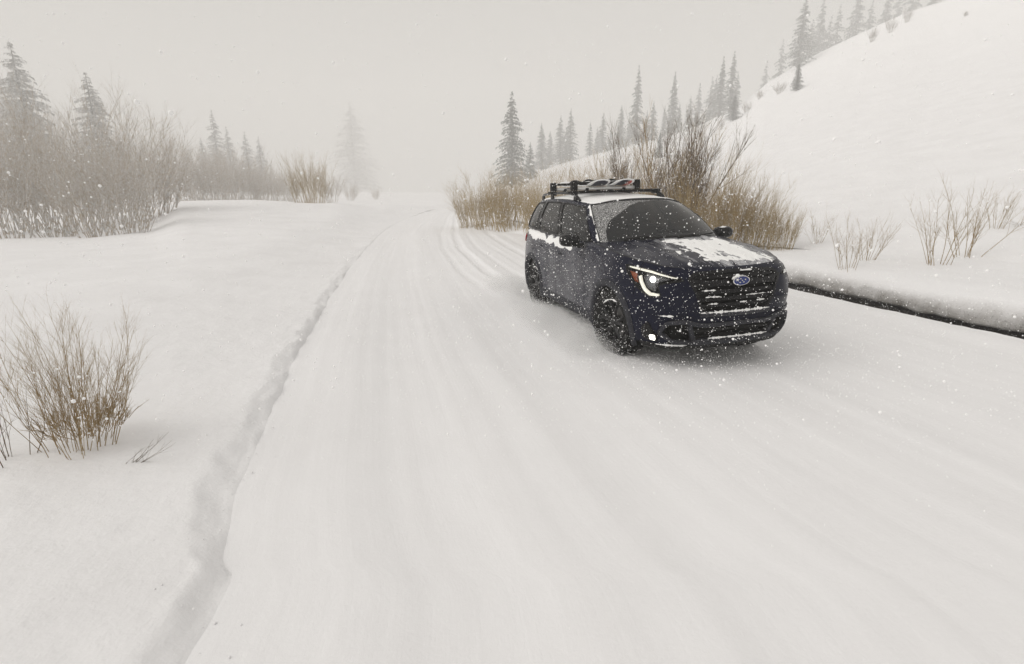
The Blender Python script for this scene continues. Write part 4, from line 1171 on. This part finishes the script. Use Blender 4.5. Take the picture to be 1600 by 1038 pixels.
# interior
MB().box((.82, 0, 1.06), (.55, 1.5, .22), taper=.85).build('dashboard', M['void'], suv, bevel=.03)
MB().box((-.6, 0, .5), (3.4, 1.6, .06)).build('cabin_floor', M['void'], suv)
MB().box((-.1, -.0, 1.66), (.05, .2, .05)).build('rear_view_mirror', M['matte'], suv, bevel=.01)
mbw = MB(); ring = [(.42 - .10 * math.sin(a_) * .6, .38 + .185 * math.cos(a_), 1.08 + .185 * math.sin(a_) * .85) for a_ in np.linspace(0, 2 * math.pi, 28)]
mbw.tube(ring, .014, 8, cap=False).tube([(.42, .22, 1.08), (.42, .54, 1.08)], .016, 6).tube([(.42, .38, 1.08), (.70, .38, 1.0)], .03, 8).build('steering_wheel', M['matte'], suv, True)
for sx_, sy_ in ((-.05, .38), (-.05, -.38), (-1.0, .4), (-1.0, -.4)):
    R_ = Matrix.Rotation(math.radians(-14), 3, 'Y')
    st = MB().box((sx_ + .1, sy_, .68), (.52, .5, .16)).build('seat', M['seat'], suv, bevel=.05)
    MB().box((sx_ - .22, sy_, 1.02), (.14, .48, .62), R_).build('backrest', M['seat'], st, bevel=.05)
    MB().box((sx_ - .30, sy_, 1.42), (.10, .26, .18), R_).build('headrest', M['seat'], st, bevel=.04)

# wheels
def make_wheel():
    w = empty('wheel'); w.parent = suv
    prof = [(.250, -.100), (.262, -.108), (.295, -.122), (.335, -.124), (.360, -.114), (.370, -.100), (.370, .100), (.360, .114), (.335, .124), (.295, .122), (.262, .108), (.250, .100)]
    mb = MB().lathe(prof, 72)
    for k in range(64):
        for row, (y0, y1) in enumerate(((-.118, -.072), (-.062, -.006), (.006, .062), (.072, .118))):
            a = 2 * math.pi * (k + .5 * (row % 2)) / 64
            R_ = Matrix.Rotation(-a, 3, 'Y')
            c = R_ @ Vector((.3715, (y0 + y1) / 2, 0))
            mb.box(c, (.014, y1 - y0, .024), R_ @ Matrix.Rotation(.25 if row % 2 else -.25, 3, 'X'))
    mb.build('tyre', M['rubber'], w, 'auto')
    # rim: the outer face is -y
    r = MB().lathe([(.252, -.108), (.246, -.112), (.236, -.100), (.228, -.075), (.215, .0), (.215, .09), (.25, .10)], 64)
    r.lathe([(.075, -.02), (.072, -.070), (.060, -.088), (.030, -.094), (.001, -.094)], 32)
    for k in range(5):
        for s_ in (-1, 1):
            a0, a1 = 2 * math.pi * k / 5 + s_ * .10, 2 * math.pi * k / 5 + s_ * .29
            p0 = Vector((.050 * math.cos(a0), -.074, .050 * math.sin(a0))); p1 = Vector((.150 * math.cos(a0 + s_ * .05), -.088, .150 * math.sin(a0 + s_ * .05))); p2 = Vector((.240 * math.cos(a1), -.098, .240 * math.sin(a1)))
            r.tube([p0, p1, p2], [.026, .020, .022], 8, sx=.8)
    r.build('rim', M['rim'], w, 'auto')
    MB().lathe([(.06, .0), (.165, .0), (.165, .024), (.06, .024)], 40).build('brake_disc', plain('brake_steel', (.18, .175, .17), .45, .7), w, 'auto')
    MB().lathe([(.22, .03), (.05, .03), (.001, .03)], 32).build('wheel_back', M['void'], w)
    for k in range(5):
        a = 2 * math.pi * (k + .5) / 5
        MB().tube([(.045 * math.cos(a), -.075, .045 * math.sin(a)), (.045 * math.cos(a), -.096, .045 * math.sin(a))], .007, 6).build('lug_nut', M['chrome'], w)
    lumps('wheel_snow', [(.268 * math.cos(a), -.108, .268 * math.sin(a)) for a in np.linspace(.95, 2.1, 22)], .014, M['fresh'], w, seed=4)
    return w
wh = make_wheel()
CI = CAR_M.inverted() @ CAR_BASE
first = True
for xc in (1.445, -1.445):
    for side in (-1, 1):
        w = wh if first else copy_tree(wh, suv)
        first = False
        L = Matrix.Translation((xc, side * .80, .372)) @ Matrix.Rotation(math.radians(9) if xc > 0 else 0, 4, 'Z')
        if side > 0: L = L @ Matrix.Rotation(math.pi, 4, 'Z')
        L = L @ Matrix.Rotation(.12 * side - .1 * xc, 4, 'Y')
        w.matrix_basis = CI @ L

# roof carrier: crossbars on the rails, board clamps above them
for xb in (-.42, -1.30):
    zr = 1.80 if xb > -1 else 1.795
    cb = MB().tube([(xb, y, zr) for y in np.linspace(-.72, .72, 8)], .020, 10, sx=1.4).build('crossbar', M['matte'], suv, True)
    for y in (-.63, .63):
        MB().box((xb, y, zr - .015), (.10, .07, .06), taper=.8).build('crossbar_foot', M['black'], cb, bevel=.008)
    cl = MB().tube([(xb, y, zr + .048) for y in np.linspace(-.62, .30, 6)], .024, 10, sx=1.2).build('board_clamp', M['silver'], suv, True)
    MB().tube([(xb, y, zr + .122) for y in np.linspace(-.62, .30, 6)], .018, 10, sx=1.3).build('clamp_arm', M['matte'], cl, True)
    MB().box((xb, -.64, zr + .085), (.095, .085, .13)).build('clamp_hinge', M['matte'], cl, bevel=.015)
    MB().box((xb, .33, zr + .088), (.10, .08, .135)).build('clamp_latch', M['matte'], cl, bevel=.015)
    for y in (-.45, .12):
        MB().box((xb, y, zr + .03), (.07, .05, .05)).build('clamp_mount', M['matte'], cl, bevel=.008)
    lumps('clamp_snow', [(xb, y, zr + .138) for y in np.linspace(-.6, .25, 30)], .010, M['fresh'], cl, seed=9)

# snow lying on the car
def snow_sheet(name, P, H, m, flip=True):
    """a sheet lifted above a surface by H; where H is negative it lies below the surface"""
    nr, nc = H.shape
    Q = P.copy(); Q[..., 2] += H
    keep = (H[:-1, :-1] > -.004) | (H[1:, :-1] > -.004) | (H[:-1, 1:] > -.004) | (H[1:, 1:] > -.004)
    v, f = compact(Q.reshape(-1, 3), grid_faces(nr, nc, keep, flip=flip))
    return mesh_obj(name, v, f, m, suv)
ah = np.unique(np.r_[np.linspace(.02, .5, 60), np.linspace(.5, u_x(1.75), 90), np.linspace(u_x(1.75), u_x(.9), 130)]); vh = np.linspace(-.985, .985, 300)
Ag, Vg = np.meshgrid(ah, vh, indexing='ij')
Ph = hood_pt(Ag, Vg); X_, Y_ = Ph[..., 0], Ph[..., 1]
cx_ = .22 + .10 * (X_ - 1.7)
msk = .46 - 1.15 * np.clip(np.abs(Y_ - cx_) / .56, 0, 2) ** 2.2 - 1.5 * sstep(2.12, 2.30, X_) - 1.3 * sstep(1.42, 1.08, X_)
nz = fbm(X_ * 1.9 + .5 * Y_, Y_ * 4.5 - X_ * .8, 5, 21)
nz2 = fbm(X_ * 7.0 + 2 * Y_, Y_ * 15.0, 4, 25)
fine_ = fbm(X_ * 18, Y_ * 34, 4, 5)
Hh = .016 * (msk + nz * 1.05 + nz2 * .7) + .0075 * fine_
snow_sheet('hood_snow', Ph, np.clip(Hh, -.02, .010 + .004 * fine_ + .003 * nz), M['fresh'])
kr2 = np.linspace(.02, 9.6, 220); vr2 = np.linspace(-.99, .99, 160)
Kr, Vr = np.meshgrid(kr2, vr2, indexing='ij'); Pr = roof_pt(Kr, Vr)
Hr = .016 + .010 * fbm(Pr[..., 0] * 3, Pr[..., 1] * 5, 4, 3) - .035 * sstep(.90, 1.0, np.abs(Vr)) - .03 * sstep(.30, .37, Pr[..., 0])
snow_sheet('roof_snow', Pr, Hr, M['fresh'])
# rime on the right-hand shoulder under the rear windows, on pillars and on ledges of the nose
us = np.linspace(u_x(.35), u_x(-2.1), 260); zs = np.linspace(.90, 1.222, 70)
Us, Zs = np.meshgrid(us, zs, indexing='ij')
for side in (1, -1):
    Pq = S(Us * side, Zs); xs_ = Pq[..., 0]
    mk = 1.0 - 2.2 * np.abs((Zs - (1.13 - .03 * (xs_ + .6))) / .11) ** 1.5 - .9 * sstep(-.1, .35, xs_) - .8 * sstep(-1.5, -2.1, xs_)
    hh = .006 * (mk * .7 + 1.1 * fbm(xs_ * 6, Zs * 11, 5, 31 + side) - .22)
    Q = S(Us * side, Zs, 0.0); off1 = S(Us * side, Zs, 1.0) - Q
    Q = Q + off1 * np.clip(hh, -.004, .006)[..., None]
    keep = (hh[:-1, :-1] > -.001) | (hh[1:, 1:] > -.001) | (hh[:-1, 1:] > -.001) | (hh[1:, :-1] > -.001)
    v, f = compact(Q.reshape(-1, 3), grid_faces(260, 70, keep, flip=side < 0))
    mesh_obj('shoulder_snow', v, f, M['fresh'], suv)
    a, b = np.meshgrid(np.linspace(KW + .05, KF - .03, 26), np.linspace(.02, .98, 90), indexing='ij')
    hh = .006 * (.15 + .9 * fbm(a * 5 + side * 9, b * 9, 5, 8) + .25 * (b - .5) - .55 * np.abs((a - KW) / .37 - 0.3))
    Q = G(a * side, b, np.clip(hh, -.004, .005))
    keep = (hh[:-1, :-1] > -.001) | (hh[1:, 1:] > -.001)
    v, f = compact(Q.reshape(-1, 3), grid_faces(26, 90, keep, flip=side < 0)); mesh_obj('pillar_snow', v, f, M['fresh'], suv)
lumps('grille_snow', [S(u, .628, .014) for u in np.linspace(-.40, .40, 60)], .019, M['fresh'], gi, seed=2)
lumps('skid_snow', [S(u, .362, .022) for u in np.linspace(-.30, .42, 54)], .017, M['fresh'], suv, seed=6)
lumps('bumper_snow', [S(u, .288, .016) for u in np.linspace(-.86, -.50, 30)], .014, M['fresh'], suv, seed=11)
lumps('emblem_snow', [(ex + .004 - .012, y, .935 + .049 * math.sqrt(max(0, 1 - (y / .1) ** 2))) for y in np.linspace(-.095, .06, 16)], .024, M['fresh'], emb, seed=8)
for zc_, u0, u1, sd in ((.785, -.36, -.20, 1), (.785, .10, .34, 5), (.715, -.33, -.22, 9), (.715, .02, .10, 3), (.85, -.40, -.25, 12), (1.022, -.12, .38, 15), (.72, .22, .33, 17)):
    lumps('slat_snow', [S(u, zc_, .0) for u in np.linspace(u0, u1, 16)], .011, M['fresh'], gi, seed=sd)
lumps('lamp_snow', [S(-u, .602, .022) for u in np.linspace(.66, .80, 14)], .014, M['fresh'], suv, seed=19)

# boards carried in the clamps
def snowboard(name, y, m_top, m_band, label, x0, x1):
    z = 1.878
    root = empty(name); root.matrix_world = CAR_M @ Matrix.Translation(((x0 + x1) / 2, y, z)); n = 60
    L_ = (x0 - x1) / 2; xs = np.linspace(-L_, L_, n)
    hw = .148 * np.clip(1 - np.clip((np.abs(xs) - (L_ - .17)) / .17, 0, 1) ** 2.4, 0, 1) ** .5 * (1 - .10 * np.cos(xs / L_ * 1.6) ** 2) + .002
    zz = .085 * np.clip((np.abs(xs) - (L_ - .34)) / .34, 0, 1) ** 1.6 + .012 * np.cos(xs / L_ * math.pi / 2)
    for nm, mm, z0, f0, f1, sel in (('deck', m_top, .006, -1, 1, slice(0, n)), ('graphic', M['navy_board'], .0075, -.80, .35, slice(6, n - 1)), ('panel', m_band, .0085, .10, .62, slice(22, n - 2))):
        V = []; xx, ww, z1_ = xs[sel], hw[sel], zz[sel]
        for x, w_, q in zip(xx, ww, z1_):
            sh = .25 * math.sin(x * 4.0)
            a_, b_ = (f0, f1) if nm == 'deck' else (max(-.93, f0 + sh), min(.93, f1 + sh))
            V += [(x, a_ * w_, q + z0), (x, b_ * w_, q + z0), (x, b_ * w_, q - (.006 if nm == 'deck' else .0078)), (x, a_ * w_, q - (.006 if nm == 'deck' else .0078))]
        F = [(i * 4 + j, i * 4 + (j + 1) % 4, i * 4 + 4 + (j + 1) % 4, i * 4 + 4 + j) for i in range(len(xx) - 1) for j in range(4)]
        F += [(0, 1, 2, 3), tuple(len(xx) * 4 - 4 + j for j in (3, 2, 1, 0))]
        mesh_obj(nm, V, F, mm, root, smooth=False)
    for xb in (-.27, .27):
        bd = MB().box((xb, 0, .035), (.20, .20, .045)).build('binding', M['matte'], root, bevel=.008)
        MB().tube([(xb - .06, .085 * math.cos(a_), .04 + .045 * math.sin(a_)) for a_ in np.linspace(0, math.pi, 12)], .016, 6).build('highback', M['matte'], bd, True)
        MB().tube([(xb + .05, .085 * math.cos(a_), .04 + .03 * math.sin(a_)) for a_ in np.linspace(0, math.pi, 12)], .014, 6).build('strap', M['matte'], bd, True)
    return tag(root, label, 'snowboard', 'snowboards on the roof carrier')
snowboard('snowboard', -.30, M['white_board'], M['navy_board'], 'white snowboard with slate grey graphic clamped on the car roof', -.16, -1.66)
snowboard('snowboard', .04, M['white_board'], M['red_board'], 'white snowboard with red graphic clamped on the car roof', -.10, -1.62)
# ------------------------------------------------------------------ falling snow and spray (uncountable: one object each)
def flakes(name, pts, rad, label):
    me = bpy.data.meshes.new(name)
    pts = np.asarray(pts, np.float32)
    me.vertices.add(len(pts)); me.vertices.foreach_set('co', pts.ravel())
    at_ = me.attributes.new('size', 'FLOAT', 'POINT'); at_.data.foreach_set('value', np.asarray(rad, np.float32))
    o = bpy.data.objects.new(name, me); COL.objects.link(o)
    ng = bpy.data.node_groups.new(name, 'GeometryNodeTree')
    ng.interface.new_socket('Geometry', in_out='INPUT', socket_type='NodeSocketGeometry')
    ng.interface.new_socket('Geometry', in_out='OUTPUT', socket_type='NodeSocketGeometry')
    N, L = ng.nodes, ng.links
    gi_, go = N.new('NodeGroupInput'), N.new('NodeGroupOutput')
    ico = N.new('GeometryNodeMeshIcoSphere'); ico.inputs['Subdivisions'].default_value = 1; ico.inputs['Radius'].default_value = 1.0
    sm = N.new('GeometryNodeSetMaterial'); sm.inputs['Material'].default_value = M['flake']
    iop = N.new('GeometryNodeInstanceOnPoints')
    na = N.new('GeometryNodeInputNamedAttribute'); na.data_type = 'FLOAT'; na.inputs['Name'].default_value = 'size'
    L.new(gi_.outputs[0], iop.inputs['Points']); L.new(ico.outputs['Mesh'], sm.inputs['Geometry']); L.new(sm.outputs[0], iop.inputs['Instance'])
    L.new(na.outputs['Attribute'], iop.inputs['Scale']); L.new(iop.outputs[0], go.inputs[0])
    md = o.modifiers.new('flakes', 'NODES'); md.node_group = ng
    me.materials.append(M['flake'])
    return tag(o, label, 'snow', kind='stuff')
M['flake'] = plain('snowflake', (.97, .97, .97), .9, var=.02, Specular_IOR_Level=.1)
n = 130000
P = np.c_[RNG.uniform(-18, 16, n), 1.3 + 30 * RNG.random(n) ** .8, RNG.uniform(.05, 6, n)]
near_car = np.c_[1.9 + RNG.normal(0, 1.7, 26000), 6.0 + RNG.normal(0, 1.7, 26000), np.abs(RNG.normal(.8, .8, 26000)) + .05]
near_car = near_car[near_car[:, 1] > 2.2]
m_ = 6000; yy_ = 1.1 + 5 * RNG.random(m_)
P = np.r_[P, near_car, np.c_[RNG.uniform(-1.15, 1.15, m_) * yy_, yy_, CAM_H + RNG.uniform(-.5, .30, m_) * yy_]]
P = P[P[:, 2] > .08]
R = .0013 + .0030 * RNG.random(len(P)) ** 2.4 + np.where(RNG.random(len(P)) < .012, .003, 0)
L = np.array(CAR_M.inverted())[:3]
loc = P @ L[:, :3].T + L[:, 3]
ok = ~((np.abs(loc[:, 1]) < 1.0) & (np.abs(loc[:, 0] + .05) < 2.5) & (loc[:, 2] < 1.8))
flakes('falling_snow', P[ok], R[ok], 'white snowflakes falling through the air')
# powder thrown up by the tyres
def puff(c, sg, k, back):
    q = np.c_[RNG.normal(0, sg[0], k), RNG.normal(0, sg[1], k), np.abs(RNG.normal(0, sg[2], k))]
    q[:, 0] -= np.abs(RNG.exponential(back, k)); q += np.array(c); return q
B = np.array(CAR_BASE)[:3]
Q = np.r_[puff((1.20, -1.05, .03), (.25, .14, .12), 14000, .55), puff((-1.7, -1.05, .03), (.3, .16, .12), 9000, .6), puff((1.6, -.3, .03), (.5, .7, .06), 7000, .2),
          puff((.0, -1.05, .03), (.7, .12, .07), 9000, .4), puff((1.20, 1.1, .03), (.25, .14, .12), 4000, .5)]
ok = ~((np.abs(Q[:, 1]) < .97) & (np.abs(Q[:, 0]) < 2.3) & (Q[:, 2] > .25))
Q = Q[ok] @ B[:, :3].T + B[:, 3]
flakes('snow_spray', Q, .0012 + .0035 * RNG.random(len(Q)) ** 2, 'powder snow thrown up by the tyres of the moving car')
# the finer powder hangs as a cloud
def cloud_mesh(parts):
    bm = bmesh.new()
    for c, r in parts:
        q = bmesh.ops.create_icosphere(bm, subdivisions=3, radius=1.0)
        for v in q['verts']: v.co = Vector((v.co.x * r[0] + c[0], v.co.y * r[1] + c[1], max(v.co.z * r[2] + c[2], -.05)))
    me = bpy.data.meshes.new('powder_cloud'); bm.to_mesh(me); bm.free(); return me
SPRAY = [((.10, -1.25, .04), (1.35, .42, .30)), ((-2.9, -1.0, .06), (1.0, .55, .26)), ((1.25, -1.2, .0), (.75, .50, .26))]
for i_, pt in enumerate(SPRAY):
    po = bpy.data.objects.new('powder_cloud', cloud_mesh([pt])); COL.objects.link(po); po.matrix_world = CAR_BASE
    tag(po, ('cloud of fine powder trailing behind the front wheel', 'cloud of fine powder trailing behind the rear wheel', 'cloud of fine powder churned up beside the front wheel')[i_], 'snow', kind='stuff')
    t = NT('powder_cloud'); t.n.remove(t.b)
    co = t.coord(); mp = t.new('ShaderNodeMapping'); mp.inputs['Location'].default_value = tuple(-np.array(pt[0]) / np.array(pt[1])); mp.inputs['Scale'].default_value = tuple(1 / np.array(pt[1]))
    t.link(co, mp.inputs[0]); ln = t.new('ShaderNodeVectorMath', operation='LENGTH'); t.link(mp.outputs[0], ln.inputs[0])
    fall = t.math('SUBTRACT', 1.0, ln.outputs['Value'], True)
    nz_ = t.ramp(t.noise(3.6, 5, .6, co, dist=.6), [(.36, 0.0), (.68, 1.0)])
    vp = t.new('ShaderNodeVolumePrincipled'); vp.inputs['Color'].default_value = (.96, .96, .96, 1)
    t.link(t.math('MULTIPLY', t.math('MULTIPLY', fall, nz_), 12.0), vp.inputs['Density']); t.link(vp.outputs[0], t.out.inputs['Volume'])
    po.data.materials.append(t.m)

# ------------------------------------------------------------------ haze
top = 2 + max((o.matrix_world @ Vector(c)).z for o in (hill, field) for c in o.bound_box)
bpy.context.view_layer.update()
top = max(top, 1 + max((o.matrix_world @ Vector(c)).z for o in bpy.data.objects if o.type == 'MESH' for c in o.bound_box))
top = max(top, 75.0)
hb = MB().box((20, 190, (top - 9) / 2), (960, 620, top + 9)).build('haze', None)
tag(hb, kind='stuff'); hb['label'] = 'pale winter haze filling the valley'
hm = bpy.data.materials.new('haze'); hm.use_nodes = True
hn = hm.node_tree.nodes; hn.clear()
ho = hn.new('ShaderNodeOutputMaterial'); pv = hn.new('ShaderNodeVolumePrincipled')
pv.inputs['Color'].default_value = (.97, .965, .955, 1); pv.inputs['Density'].default_value = HAZE; pv.inputs['Anisotropy'].default_value = 0.0
hm.node_tree.links.new(pv.outputs[0], ho.inputs['Volume'])
hb.data.materials.append(hm)
